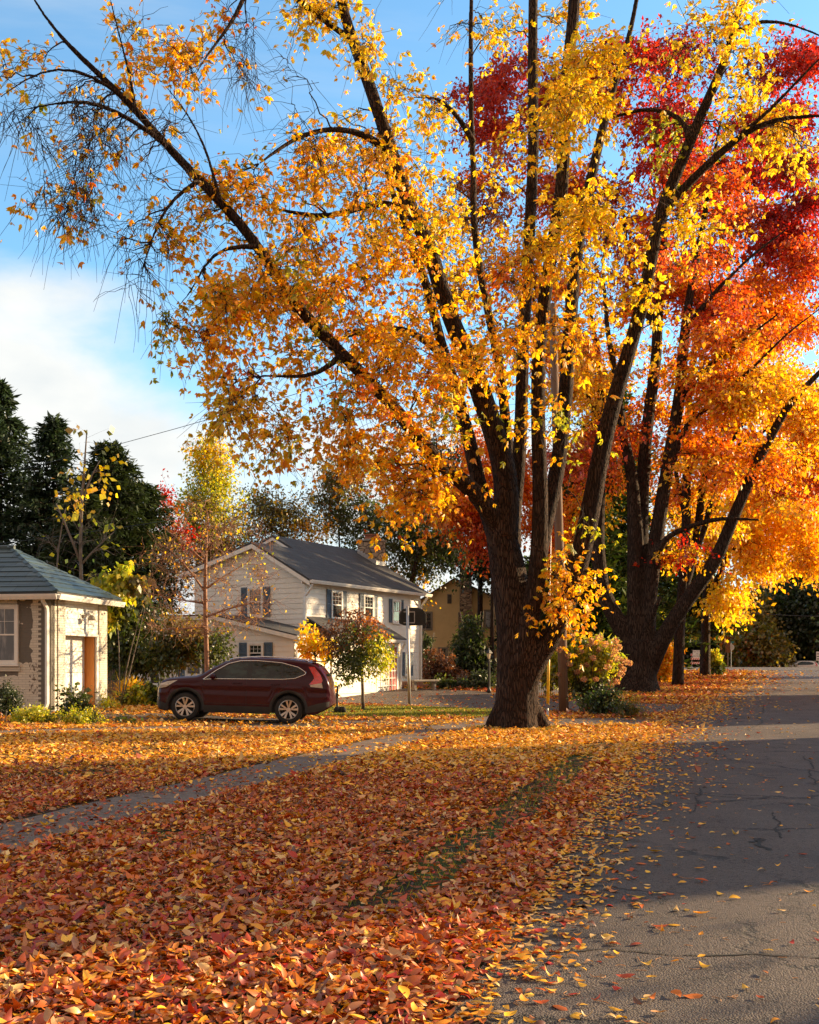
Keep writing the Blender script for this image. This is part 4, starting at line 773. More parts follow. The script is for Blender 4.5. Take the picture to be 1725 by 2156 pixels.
def slate():
    m, t, b, o = newmat('blue_green_slate'); v = t.obj(); x, y, z = t.sep(v)
    br = t.new('ShaderNodeTexBrick'); t.put(br.inputs['Vector'], t.comb(t.m('ADD', x, t.m('MULTIPLY', y, .0)), t.m('MULTIPLY', z, 1), 0)); br.inputs['Scale'].default_value = 1; br.inputs['Mortar Size'].default_value = .010
    br.inputs['Brick Width'].default_value = .62; br.inputs['Row Height'].default_value = .21; br.inputs['Color1'].default_value = (.035, .065, .075, 1); br.inputs['Color2'].default_value = (.075, .115, .125, 1); br.inputs['Mortar'].default_value = (.012, .018, .02, 1)
    c = t.mix(t.m('MULTIPLY', t.step(t.noise(v, 7, 6), .35, .7), .5), br.outputs[0], (.055, .09, .10))
    bsdf(t, b, c, .42, t.bump(t.noise(v, 25, 6), .4, .008), 0, .5); return m
M['slate'] = slate()
def stonework(name, cs, sc=2.6):
    m, t, b, o = newmat(name); v = t.mapping(t.obj(), (1, 1, 2.1)); cell = t.sep(t.vor(v, sc, 'F1', 'Color', .8))[0]; e = t.vor(v, sc, 'DISTANCE_TO_EDGE', 'Distance', .8)
    c = t.ramp(cell, [(i / (len(cs) - 1), q) for i, q in enumerate(cs)]); c = t.mix(t.step(e, .07, .02), c, (.06, .05, .04))
    bsdf(t, b, c, .85, t.bump(t.m('ADD', t.step(e, .01, .14), t.m('MULTIPLY', t.noise(v, 20, 5), .4)), .9, .03), 0, .3); return m
M['stone_wall'] = stonework('fieldstone', [(.30, .20, .13), (.42, .30, .20), (.24, .17, .13), (.50, .38, .26)])
def brick(name, swap=False, peel=False):
    m, t, b, o = newmat(name); v = t.obj(); x, y, z = t.sep(v); a = y if swap else x
    br = t.new('ShaderNodeTexBrick'); t.put(br.inputs['Vector'], t.comb(a, z, 0)); br.inputs['Scale'].default_value = 1; br.inputs['Mortar Size'].default_value = .007; br.inputs['Mortar Smooth'].default_value = .3
    br.inputs['Brick Width'].default_value = .215; br.inputs['Row Height'].default_value = .068
    br.inputs['Color1'].default_value = (.70, .66, .57, 1); br.inputs['Color2'].default_value = (.62, .58, .50, 1); br.inputs['Mortar'].default_value = (.46, .43, .37, 1); c = br.outputs[0]
    if swap: c = t.mix(.35, c, (.46, .42, .36))
    if peel:
        nz = t.m('MULTIPLY', t.m('SUBTRACT', t.noise(v, 2.2, 3, .5), .5), .42); nz2 = t.m('MULTIPLY', t.m('SUBTRACT', t.noise(v, 9, 3), .5), .08); aa = t.m('ADD', t.m('ADD', a, nz), nz2)
        band = t.m('MULTIPLY', t.m('GREATER_THAN', aa, -.98), t.m('LESS_THAN', aa, -.56)); band = t.m('MULTIPLY', band, t.m('GREATER_THAN', t.m('ADD', z, t.m('MULTIPLY', nz, 1.2)), 1.42))
        patch = t.m('GREATER_THAN', t.noise(t.mapping(v, (1, 1, 1.6), (3.1, 0, .4)), 2.6, 4), .62); band = t.m('MULTIPLY', band, t.m('SUBTRACT', 1, t.m('MULTIPLY', patch, t.m('GREATER_THAN', z, 2.3))))
        row = t.m('MODULO', t.m('DIVIDE', z, .136), 1); tooth = t.m('SUBTRACT', -.30, t.m('MULTIPLY', t.m('GREATER_THAN', row, .5), .085)); tooth = t.m('ADD', tooth, t.m('MULTIPLY', nz2, .5))
        quoin = t.m('MULTIPLY', t.m('GREATER_THAN', a, tooth), 1); top = t.m('GREATER_THAN', t.m('ADD', z, nz2), 3.17); g_ = t.m('MAXIMUM', t.m('MAXIMUM', band, quoin), top)
        gcol = t.mix(t.noise(v, 14, 4), (.135, .125, .11), (.185, .17, .15)); c = t.mix(g_, c, gcol)
        rb = t.m('MULTIPLY', t.m('GREATER_THAN', t.noise(t.mapping(v, (1.6, 1, 1)), 8, 4, .7), .54), t.m('MULTIPLY', t.m('GREATER_THAN', t.m('ADD', a, nz), -.66), t.m('MULTIPLY', t.m('LESS_THAN', t.m('ADD', a, nz), -.36), t.m('MULTIPLY', t.m('GREATER_THAN', z, .55), t.m('LESS_THAN', z, 1.45)))))
        c = t.mix(t.m('MULTIPLY', rb, .9), c, (.10, .065, .045))
        low = t.m('MULTIPLY', t.m('GREATER_THAN', t.m('ADD', z, nz), 1.08), t.m('LESS_THAN', t.m('ADD', z, nz2), 1.2)); low = t.m('MULTIPLY', low, t.m('LESS_THAN', a, -.98)); c = t.mix(low, c, gcol)
    bsdf(t, b, c, .8, t.bump(t.m('ADD', t.m('MULTIPLY', br.outputs['Fac'], -1), t.m('MULTIPLY', t.noise(v, 40, 5), .3)), .7, .012), 0, .3); return m
M['brick_peel'] = brick('peeling_painted_brick', False, True); M['brick_side'] = brick('painted_brick', True, False)
def cedar():
    m, t, b, o = newmat('fresh_cedar'); v = t.obj(); n = t.noise(t.mapping(v, (14, 14, .8)), 4, 6, .6)
    bsdf(t, b, t.mix(n, (.48, .15, .025), (.68, .27, .05)), .6, t.bump(n, .3, .004)); return m
M['cedar'] = cedar()

def window(parent, fc, a0, a1, b0, b1, cas=.09, cols=2, rows_=2, pane='pane', plain=False, sill=True, shut=0, smat='shutter', gap=.02, double=True, frame='trim'):
    fc = Face(fc.p(0, 0, .024), fc.a, fc.n); f = MB(); cas_ = cas
    fc.box(f, a0 - cas_, a0, b0 - cas_, b1 + cas_, -.02, .055); fc.box(f, a1, a1 + cas_, b0 - cas_, b1 + cas_, -.02, .055)
    fc.box(f, a0, a1, b1, b1 + cas_, -.02, .053); fc.box(f, a0, a1, b0 - cas_, b0, -.02, .053)
    wd = f.build('window', M[frame], parent, bevel=.006)
    g_ = MB(); fc.box(g_, a0 + .002, a1 - .002, b0 + .002, b1 - .002, .002, .016); g_.build('pane', M[pane], wd)
    s_ = MB(); mw = .005 if plain else .011; mid = (b0 + b1) / 2; e = .028
    fc.box(s_, a0 + .001, a0 + e, b0 + .003, b1 - .003, .018, .036); fc.box(s_, a1 - e, a1 - .001, b0 + .003, b1 - .003, .018, .036)
    if double: fc.box(s_, a0 + e, a1 - e, mid - .02, mid + .02, .018, .038)
    fc.box(s_, a0 + e, a1 - e, b1 - e, b1 - .003, .018, .035); fc.box(s_, a0 + e, a1 - e, b0 + .003, b0 + e, .018, .035)
    for lo, hi in ((((mid, b1),) if plain else ((b0, mid), (mid, b1))) if double else ((b0, b1),)):
        for i in range(1, cols): a = a0 + (a1 - a0) * i / cols; fc.box(s_, a - mw, a + mw, lo + .02, hi - .02, .018, .031)
        for i in range(1, rows_): b = lo + (hi - lo) * i / rows_; fc.box(s_, a0 + e, a1 - e, b - mw, b + mw, .018, .029)
    s_.build('sash', M[frame], wd)
    if sill: q = MB(); fc.box(q, a0 - cas_ - .03, a1 + cas_ + .03, b0 - cas_ - .05, b0 - cas_ - .002, -.02, .10); q.build('sill', M[frame], wd, bevel=.006)
    if shut:
        for s0 in (a0 - cas_ - gap - shut, a1 + cas_ + gap):
            q = MB(); fc.box(q, s0, s0 + .045, b0 - cas_, b1 + cas_, .006, .04); fc.box(q, s0 + shut - .045, s0 + shut, b0 - cas_, b1 + cas_, .006, .04); z_ = b0 - cas_
            for zz_ in (b0 - cas_, (b0 + b1) / 2 - .04, b1 + cas_ - .08): fc.box(q, s0 + .045, s0 + shut - .045, zz_, zz_ + .08, .006, .038)
            while z_ < b1 + cas_ - .04: q.add([fc.p(s0 + .045, z_, .034), fc.p(s0 + shut - .045, z_, .034), fc.p(s0 + shut - .045, z_ + .045, .012), fc.p(s0 + .045, z_ + .045, .012)], [(0, 1, 2, 3)]); z_ += .045
            q.build('shutter', M[smat], parent)
    return wd

# ------------------------------------------------------------------ brick garage on the left
def garage():
    C0 = G(108, 30); rz = math.atan2(-.161, .987)
    r = thing('garage', 'painted brick garage with blue-green slate roof and half-peeled grey patches at the left edge', 'garage', tuple(C0), rz); zb = C0.z
    A = lambda z: z - zb
    W = -6.0; Dp = 3.46; H = A(3.50)
    m = MB(); m.box((W, 0, -.4), (0, .2, H)); wl = m.build('wall', M['brick_peel'], r)
    m = MB(); m.box((-.2, .201, -.4), (-.03, .30, H)); m.box((-.2, 3.40, -.4), (-.03, Dp, H)); m.box((W, Dp - .2, -.4), (-.21, Dp, H)); m.build('wall', M['brick_side'], r)
    m = MB(); m.box((-.20, .02, -.3), (.0, .32, H)); m.box((-.20, .34, -.3), (.035, .76, H - .08)); m.build('pilaster', M['brick_side'], r, bevel=.006)
    m = MB(); m.box((-.20, 2.93, -.3), (.035, Dp + .01, H - .08)); m.build('pilaster', M['brick_side'], r, bevel=.006)
    m = MB()
    for i in range(7): z0 = A(2.52) + i * .135; m.box((-.16, .765, z0), (-.012 - .004 * (i % 2), 2.925, z0 + .130))
    m.build('panelling', M['trim'], r, bevel=.004)
    m = MB(); m.box((-.12, .765, A(2.44)), (.02, 2.925, A(2.512))); m.box((-.05, 2.785, -.2), (.018, 2.925, A(2.438))); m.build('door_trim', M['trim'], r, bevel=.005)
    m = MB()
    for i in range(4): z0 = -.1 + i * .62; m.box((-.40, .765, z0), (-.34, 2.78, z0 + .612))
    m.build('garage_door', M['trim'], r, bevel=.01)
    m = MB(); m.box((-.34, 2.735, -.1), (-.18, 2.784, A(2.437))); m.box((-.178, 2.735, -.1), (-.052, 2.784, A(2.437))); m.box((-.34, 2.70, -.1), (-.31, 2.733, A(2.437))); m.build('door_jamb', M['cedar'], r, bevel=.004)
    # gooseneck lamp
    y0, z0 = 1.92, A(3.02); m = MB(); m.tube([(-.01, y0, z0), (.03, y0, z0)], .055, 12); m.tube([(.02, y0, z0), (.12, y0, z0 + .06), (.22, y0, z0 + .05), (.26, y0, z0 - .01)], .014, 8); lp = m.build('lamp', M['stone'], r, True)
    MB().lathe([(.03, .06), (.05, .05), (.10, -.02), (.12, -.08), (.115, -.08), (.09, -.02), (.02, .04)], 14, (.26, y0, z0 - .03)).build('lamp_shade', M['stone'], lp, True)
    # roof
    ov = .36; ze = H + .09; hx, hy = -2.15, Dp / 2; zr = A(5.02)
    m = MB(); rows(m, (W - 1, -ov, ze), (ov, -ov, ze), (W - 1, hy, zr), (hx, hy, zr), 9, .022); rows(m, (ov, -ov, ze), (ov, Dp + ov, ze), (hx, hy, zr), (hx, hy, zr), 9, .022); rows(m, (W - 1, Dp + ov, ze), (ov, Dp + ov, ze), (W - 1, hy, zr), (hx, hy, zr), 9, .022)
    m.add([(W - 1, -ov, ze - .005), (ov, -ov, ze - .005), (ov, Dp + ov, ze - .005), (W - 1, Dp + ov, ze - .005)], [(0, 1, 2, 3)]); rf = m.build('roof', M['slate'], r)
    m = MB()
    for k in range(10):
        for sy, y_e in ((1, -ov), (-1, Dp + ov)):
            a, b = k / 10, (k + 1) / 10 + .02; p = Vector((ov, y_e, ze + .05)).lerp(Vector((hx, hy, zr + .05)), a); q = Vector((ov, y_e, ze + .035)).lerp(Vector((hx, hy, zr + .035)), b); w_ = .12
            m.add([tuple(p + Vector((-w_, -.0, -.02))), tuple(p + Vector((0, 0, .012))), tuple(p + Vector((0, w_ * sy, -.02))), tuple(q + Vector((-w_, 0, -.03))), tuple(q), tuple(q + Vector((0, w_ * sy, -.03)))], [(0, 1, 4, 3), (1, 2, 5, 4)])
    m.tube([(W - 1, hy, zr + .03), (hx + .1, hy, zr + .03)], .07, 6); m.build('hip_cap', M['slate'], rf)
    m = MB(); m.box((W - 1, -ov + .005, ze - .06), (ov - .005, -ov + .03, ze)); m.box((ov - .03, -ov + .03, ze - .06), (ov - .004, Dp + ov, ze)); m.build('drip_edge', M['black'], rf)
    g_ = [(0, 0), (.03, -.13), (.09, -.15), (.13, -.06), (.145, 0), (.125, 0), (.10, -.05)]
    m = MB(); m.prism([(-ov + .02 - q[0], ze - .065 + q[1]) for q in g_], 0, W - 1, ov + .02); m.prism([(ov - .02 + q[0], ze - .065 + q[1]) for q in g_], 1, -ov - .02, Dp + ov); m.build('gutter', M['trim'], r, bevel=.004)
    m = MB(); m.box((W - 1, -ov + .03, ze - .10), (ov - .03, 0.02, ze - .065)); m.box((-.02, .021, ze - .099), (ov - .031, Dp + .3, ze - .066)); m.build('soffit', M['trim'], r)
    m = MB()
    for i in range(14): x0 = -.30 - i * .46; m.box((x0 - .13, -.09, H - .13), (x0, -.002, H - .01))
    m.build('dentil', M['trim'], r, bevel=.006)
    m = MB()
    pts = [(-.09, -.32, H - .05), (-.09, -.30, H - .16), (-.07, -.12, H - .34), (-.07, -.10, H - .5), (-.07, -.10, .30), (-.10, -.13, .16), (-.30, -.28, .03)]
    m.tube(pts, .062, 4, True); m.build('downspout', M['trim'], r, bevel=.01)
    fc = Face((0, 0, 0), (1, 0, 0), (0, -1, 0)); wd = window(r, fc, -1.98, -1.04, A(1.70), A(3.17), .09, 3, 2, 'pane_curtain', True)
    q = MB(); q.box((-2.15, -.06, A(1.42)), (-.90, -.002, A(1.55))); q.build('window_sill', M['brick_side'], r, bevel=.01)
garage()

# ------------------------------------------------------------------ white house
HC = P(643, 1400, 42); HC.z = .28; HA = math.atan2(.880, .475)
def hx_(px, w=0.0): k = (px - CX) / F; return (k * (42 + .475 * w) - HC.x + .88 * w) / (.475 - .88 * k)
def hw_(px, u=0.0): k = (px - CX) / F; return (HC.x + .475 * u - k * (42 + .88 * u)) / (.88 + .475 * k)
def hz_(py, u, w): return EYE - (py - HZ) / F * (42 + .88 * u + .475 * w) - HC.z
def house():
    r = thing('white_house', 'two-storey white clapboard house with slate-blue shutters and stone chimney', 'house', tuple(HC), HA)
    E = 4.98 - HC.z; LW = 5.4; WL = 6.6; sl = .575; ra, rb = 2.33, 3.40; L = 9.5; UA = 2.8
    roofA = lambda y: E + sl * y if y < ra else E + sl * ra - .29 * (y - ra)
    roofB = lambda y: E + sl * y if y < rb else E + sl * rb - .42 * (y - rb)
    def extA(z):
        lo = 0 if z <= E else (z - E) / sl; hi = LW if z <= roofA(LW) else ra + (E + sl * ra - z) / .29; return lo, hi
    gab = Face((0, 0, 0), (0, 1, 0), (-1, 0, 0)); m = MB(); gab.lap(m, -.3, E + sl * ra, extA, .2); m.add([(0.0, 0, -.3), (0.0, LW, -.3), (.0, LW, roofA(LW)), (0, ra, roofA(ra)), (0, 0, E)], [(0, 1, 2, 3, 4)])
    m.build('gable_wall', M['siding'], r)
    fr = Face((0, 0, 0), (1, 0, 0), (0, -1, 0)); m = MB(); fr.lap(m, -.3, E, lambda z: (0, L), .2); m.build('front_wall', M['siding'], r)
    m = MB(); m.box((.01, .01, -.3), (L, LW, E - .02)); m.build('inner_wall', M['siding'], r)
    far_ = Face((L, 0, 0), (0, 1, 0), (1, 0, 0)); m = MB(); far_.lap(m, -.3, E + sl * rb - .02, lambda z: (0 if z <= E else (z - E) / sl, LW if z <= roofB(LW) else rb + (E + sl * rb - z) / .42), .2); m.add([(L, 0, E), (L, rb, roofB(rb)), (L, LW, roofB(LW)), (L, LW, 0), (L, 0, 0)], [(0, 1, 2, 3, 4)]); m.build('end_wall', M['siding'], r)
    gb = Face((UA, 0, 0), (0, 1, 0), (-1, 0, 0)); m = MB()
    m.add([(UA, 2.3, roofB(2.3) - .05), (UA, rb, roofB(rb) - .02), (UA, 5.6, roofB(5.6) - .02), (UA, 5.6, roofA(5.6) - .3), (UA, ra, roofA(ra) - .3)], [(0, 1, 2, 3, 4)])
    gb.lap(m, roofA(ra) - .1, roofB(rb) - .04, lambda z: ((z - E) / sl, rb + (roofB(rb) - z) / .42), .2); m.build('upper_gable', M['siding'], r)
    # roofs
    th = .10; m = MB()
    slab(m, [(-.28, -.38, E - .38 * sl + .12), (L + .3, -.38, E - .38 * sl + .12), (L + .3, rb, roofB(rb) + .12), (UA - .2, rb, roofB(rb) + .12), (UA - .2, ra + .001, roofA(ra) + .121), (-.28, ra, roofA(ra) + .12)], th)
    slab(m, [(-.28, ra + .002, roofA(ra) + .119), (UA, ra + .002, roofA(ra) + .119), (UA, LW + .3, roofA(LW + .3) + .12), (-.28, LW + .3, roofA(LW + .3) + .12)], th)
    slab(m, [(UA - .2, rb + .002, roofB(rb) + .119), (L + .3, rb + .002, roofB(rb) + .119), (L + .3, LW + .3, roofB(LW + .3) + .12), (UA - .2, LW + .3, roofB(LW + .3) + .12)], th)
    rf = m.build('roof', M['shingle'], r)
    # white rake boards and fascia
    def rake(m, x, y0, z0, y1, z1, d=.17):
        m.add([(x - .03, y0, z0), (x - .03, y1, z1), (x - .03, y1, z1 - d), (x - .03, y0, z0 - d), (x, y0, z0), (x, y1, z1), (x, y1, z1 - d), (x, y0, z0 - d)], [(0, 1, 2, 3), (7, 6, 5, 4), (0, 4, 5, 1), (3, 2, 6, 7), (0, 3, 7, 4), (1, 5, 6, 2)])
    m = MB(); x_ = -.255; rake(m, x_, -.38, E - .38 * sl + .03, ra, roofA(ra) + .03); rake(m, x_, ra, roofA(ra) + .03, LW + .3, roofA(LW + .3) + .03); rake(m, UA - .17, 2.55, roofB(2.55) + .03, rb, roofB(rb) + .03, .13); rake(m, UA - .17, rb, roofB(rb) + .03, 5.6, roofB(5.6) + .03, .13)
    m.box((-.25, -.02, E - .28), (-.02, .03, E - .12)); m.build('rake_board', M['trim'], r)
    g_ = [(0, 0), (.03, -.12), (.08, -.13), (.12, -.05), (.13, 0), (.11, 0), (.09, -.05)]
    m = MB(); m.prism([(-.36 - q[0], E - .38 * sl + .09 + q[1]) for q in g_], 0, -.27, L + .3); m.box((-.25, -.355, E - .12), (L + .25, -.0, E - .09)); m.build('gutter', M['trim'], r)
    m = MB(); m.tube([(-.12, -.40, E - .28), (-.12, -.34, E - .44), (-.10, -.08, E - .72), (-.10, -.07, E - .9), (-.10, -.07, 1.9)], .055, 4); m.build('downspout', M['trim'], r, bevel=.008); m = MB(); m.tube([(L - .1, -.40, E - .28), (L - .1, -.3, E - .45), (L - .08, -.08, E - .7), (L - .08, -.07, -.1)], .055, 4); m.build('downspout', M['trim'], r, bevel=.008)
    m = MB(); fr.box(m, -.03, .09, -.2, E - .12, .0, .035); gab.box(m, -.035, .09, -.2, E - .05, .0, .035); m.build('corner_board', M['trim'], r)
    # ground-floor wing: projects toward the camera and to the front
    wx, wy = -2.5, -1.2; EW = 2.66 - HC.z; TW_ = 3.38 - HC.z
    wroof = lambda y: EW + .21 * (y - wy) if y < 2.3 else TW_ + .01
    wg = Face((wx, 0, 0), (0, 1, 0), (-1, 0, 0)); m = MB(); wg.lap(m, -.4, TW_, lambda z: (wy if z <= EW else wy + (z - EW) / .21, WL), .2); m.add([(wx, wy, -.4), (wx, WL, -.4), (wx, WL, TW_), (wx, 2.2, TW_), (wx, wy, EW)], [(0, 1, 2, 3, 4)]); m.build('wing_wall', M['siding'], r)
    wf = Face((0, wy, 0), (1, 0, 0), (0, -1, 0)); m = MB(); wf.lap(m, -.4, EW, lambda z: (wx, 5.4), .2); m.add([(wx, wy, -.4), (5.4, wy, -.4), (5.4, wy, EW), (wx, wy, EW)], [(0, 1, 2, 3)]); m.add([(5.4, wy, -.4), (5.4, 0, -.4), (5.4, 0, 3.3 - HC.z), (5.4, wy, EW)], [(0, 1, 2, 3)]); m.build('wing_front_wall', M['siding'], r)
    m = MB(); slab(m, [(wx - .2, wy - .25, EW + .02), (-.03, wy - .25, EW + .02), (-.03, 2.3, TW_ + .11), (wx - .2, 2.3, TW_ + .11)], .07); slab(m, [(wx - .2, 2.301, TW_ + .109), (-.03, 2.301, TW_ + .109), (-.03, WL + .2, TW_ + .13), (wx - .2, WL + .2, TW_ + .13)], .07)
    slab(m, [(-.028, wy - .25, EW + .022), (5.55, wy - .25, EW + .022), (5.55, -.03, EW + .022 + 1.42 * .56), (-.028, -.03, EW + .022 + 1.42 * .56)], .07); m.build('lower_roof', M['shingle'], r)
    m = MB(); rake(m, wx - .18, wy - .25, EW - .03, 2.3, TW_ + .05, .15); rake(m, wx - .18, 2.3, TW_ + .05, WL + .2, TW_ + .07, .15); m.prism([(wy - .24 - q[0], EW - .02 + q[1]) for q in g_], 0, wx - .2, 5.55); m.box((wx - .15, wy - .23, EW - .09), (5.5, wy, EW - .06)); m.build('fascia', M['trim'], r)
    m = MB(); m.tube([(wx + .05, wy - .30, EW - .16), (wx + .05, wy - .2, EW - .32), (wx + .05, wy - .07, EW - .5), (wx + .05, wy - .07, -.1)], .05, 4); m.build('downspout', M['trim'], r, bevel=.008); m = MB(); m.tube([(5.3, wy - .30, EW - .16), (5.3, wy - .1, EW - .45), (5.3, wy - .07, .0)], .05, 4); m.build('downspout', M['trim'], r, bevel=.008)
    # windows
    def wg_win(face, A, px0, px1, py0, py1, u0, w0, **k):
        a0, a1 = sorted((A(px0), A(px1))); zc = [hz_(py, *( (u0, (a0 + a1) / 2) if face in (gab, wg) else ((a0 + a1) / 2, w0))) for py in (py1, py0)]
        k.setdefault('plain', True); return window(r, face, a0, a1, zc[0], zc[1], **k)
    wg_win(gab, lambda p: hw_(p, 0), 527, 552, 1241, 1294, 0, 0, cas=.09, cols=3, rows_=2, shut=.30, pane='pane_curtain')
    wg_win(wg, lambda p: hw_(p, -2.5), 527, 553, 1358, 1392, -2.5, 0, cas=.09, cols=3, rows_=2, shut=.36)
    wg_win(wg, lambda p: hw_(p, -2.5), 396, 424, 1362, 1420, -2.5, 0, cas=.09, cols=3, rows_=2, shut=.34)
    wg_win(wg, lambda p: hw_(p, -2.5), 318, 338, 1375, 1440, -2.5, 0, cas=.09, cols=2, rows_=2)
    for a, b, t0, t1, tr_ in ((698, 717, 1247, 1301, 'pane'), (766, 783, 1256, 1303, 'pane'), (826, 840, 1266, 1308, 'pane')):
        wg_win(fr, lambda p: hx_(p, 0), a, b, t0, t1, 0, 0, cas=.08, cols=3, rows_=3, shut=.30 if a < 800 else .24, pane=tr_)
    wg_win(fr, lambda p: hx_(p, 0), 852, 861, 1376, 1420, 0, 0, cas=.06, cols=2, rows_=2, shut=.22)
    v = MB()
    for i in range(7): gab.box(v, ra - .4 - .06 + i * 0, ra + .4, roofA(ra) - 1.05 + i * .05, roofA(ra) - 1.03 + i * .05, .02, .05)
    v.build('vent', M['trim'], r)
    # garage door, trellis, red door on the projecting front
    a0, a1 = hx_(700, wy), hx_(790, wy); m = MB()
    for i in range(4): wf.box(m, a0, a1, -.35 + i * .55, .19 + i * .55, .025, .06)
    m.build('garage_door', M['trim'], r, bevel=.012)
    m = MB(); wf.box(m, a0 - .12, a0, -.3, 2.0, .02, .07); wf.box(m, a1, a1 + .12, -.3, 2.0, .02, .07); wf.box(m, a0 - .12, a1 + .12, 2.0, 2.12, .02, .072); m.build('door_surround', M['trim'], r)
    a0, a1 = 4.30, 4.95; m = MB(); wf.box(m, a0, a1, .12, 2.06, .03, .07); d = m.build('front_door', M['door_red'], r); MB().ball(wf.p(a0 + .09, 1.05, .10), .03, .03, .03, 6).build('handle', M['metal'], d, True)
    m = MB(); wf.box(m, a0 - .13, a0, 0, 2.06, .02, .085); wf.box(m, a1, a1 + .13, 0, 2.06, .02, .085); wf.box(m, a0 - .13, a1 + .13, 2.06, 2.2, .02, .087); wf.box(m, a0 - .2, a1 + .2, -.1, .11, .02, .35); m.build('door_frame', M['trim'], r)
    # chimney
    m = MB(); y0, y1 = 2.05, 3.05; ct = hz_(1141, 9.5, 2.4); m.box((L - .55, y0, E - .2), (L + .32, y1, ct)); ch = m.build('chimney', M['stone_wall'], rf)
    m = MB(); m.box((L - .62, y0 - .06, ct), (L + .38, y1 + .06, ct + .09)); m.build('chimney_cap', M['stone'], ch, bevel=.01); m = MB(); m.box((L - .40, y0 + .30, ct + .09), (L + .15, y0 + .70, ct + .28)); m.box((L - .46, y0 + .24, ct + .28), (L + .2, y0 + .76, ct + .33)); m.build('flue', simple('clay_flue', (.33, .12, .07), .8), ch)
    m = MB()
    for i in range(7): yy = y0 + i * (y1 - y0) / 7; m.box((L - .575, yy, roofB(yy) + .08), (L - .552, yy + (y1 - y0) / 7, roofB(yy) + .36))
    m.box((L - .57, y0 - .025, roofB(y0) - .05), (L + .3, y0 - .003, roofB(y0) + .3)); m.build('flashing', M['metal'], ch)
house()
def trellis():
    u = hx_(812, -1.2); o = Matrix.Rotation(HA, 3, 'Z'); b = HC + o @ Vector((u - .5, -1.36, 0)); b.z = float(gh(b.x, b.y))
    r = thing('trellis', 'white wooden garden trellis leaning on the house wall by the red front door', 'trellis', tuple(b), HA); m = MB()
    for i in range(5): m.box((i * .24, -.02, 0), (i * .24 + .03, .01, 1.55))
    m.build('upright', M['trim'], r); m = MB()
    for i in range(5): m.box((-.05, -.035, .25 + i * .3), (1.04, -.021, .28 + i * .3))
    m.build('crossbar', M['trim'], r)
trellis()

# ------------------------------------------------------------------ yellow house behind
def yellow_house():
    D = 80; b = G(958, D); b.z = .9; r = thing('yellow_house', 'yellow clapboard house with a stone chimney on its gable, behind the basketball hoop', 'house', tuple(b), 0)
    X = lambda px: (px - 958) / F * D; Z = lambda py: EYE - (py - HZ) / F * D - b.z
    x0, x1 = X(877), X(1062); ze = Z(1269); zp = Z(1219); f = Face((0, 0, 0), (1, 0, 0), (0, -1, 0)); xp = X(957)
    m = MB(); f.lap(m, -1, zp, lambda z: (x0 + (0 if z < ze else (z - ze) / (zp - ze) * (xp - x0)), x1 - (0 if z < ze else (z - ze) / (zp - ze) * (x1 - xp))), .17, .02)
    m.box((x0, .01, -1), (x1, 9, ze)); m.add([(x0, .012, ze), (x1, .012, ze), (xp, .012, zp)], [(0, 1, 2)]); m.build('wall', M['siding_yellow'], r)
    m = MB(); sl_ = (zp - ze) / (xp - x0); sr = (zp - ze) / (x1 - xp)
    slab(m, [(x0 - .35, -.3, ze - .35 * sl_ + .08), (xp, -.3, zp + .08), (xp, 9.3, zp + .08), (x0 - .35, 9.3, ze - .35 * sl_ + .08)], .09); slab(m, [(xp + .001, -.3, zp + .08), (x1 + .35, -.3, ze - .35 * sr + .08), (x1 + .35, 9.3, ze - .35 * sr + .08), (xp + .001, 9.3, zp + .08)], .09); rf = m.build('roof', simple('brown_shingle', (.09, .05, .035), .85, bump=.3), r)
    m = MB(); m.box((X(965), -.55, -1), (X(996), .0, Z(1290))); m.box((X(968), -.5, Z(1290)), (X(993), .0, Z(1196))); m.box((X(966), -.55, Z(1196)), (X(995), .05, Z(1192))); m.build('chimney', M['stone_wall'], rf)
    M['grey_trim'] = simple('grey_trim', (.25, .22, .18), .6)
    for a, b_, c, d in ((889, 908, 1291, 1324), (1022, 1038, 1287, 1321), (885, 899, 1366, 1400), (925, 940, 1366, 1400), (1022, 1038, 1366, 1400)): window(r, f, X(a), X(b_), Z(d), Z(c), .11, 2, 2, 'pane', True, 0, frame='grey_trim')
    m = MB(); f.box(m, X(942), X(951), Z(1271), Z(1251), .02, .05); lv = m.build('gable_vent', M['grey_trim'], r); m = MB()
    for i in range(7): f.box(m, X(943), X(950), Z(1270) + i * .09, Z(1270) + i * .09 + .04, .055, .08)
    m.build('louvre', M['black'], lv)
yellow_house()

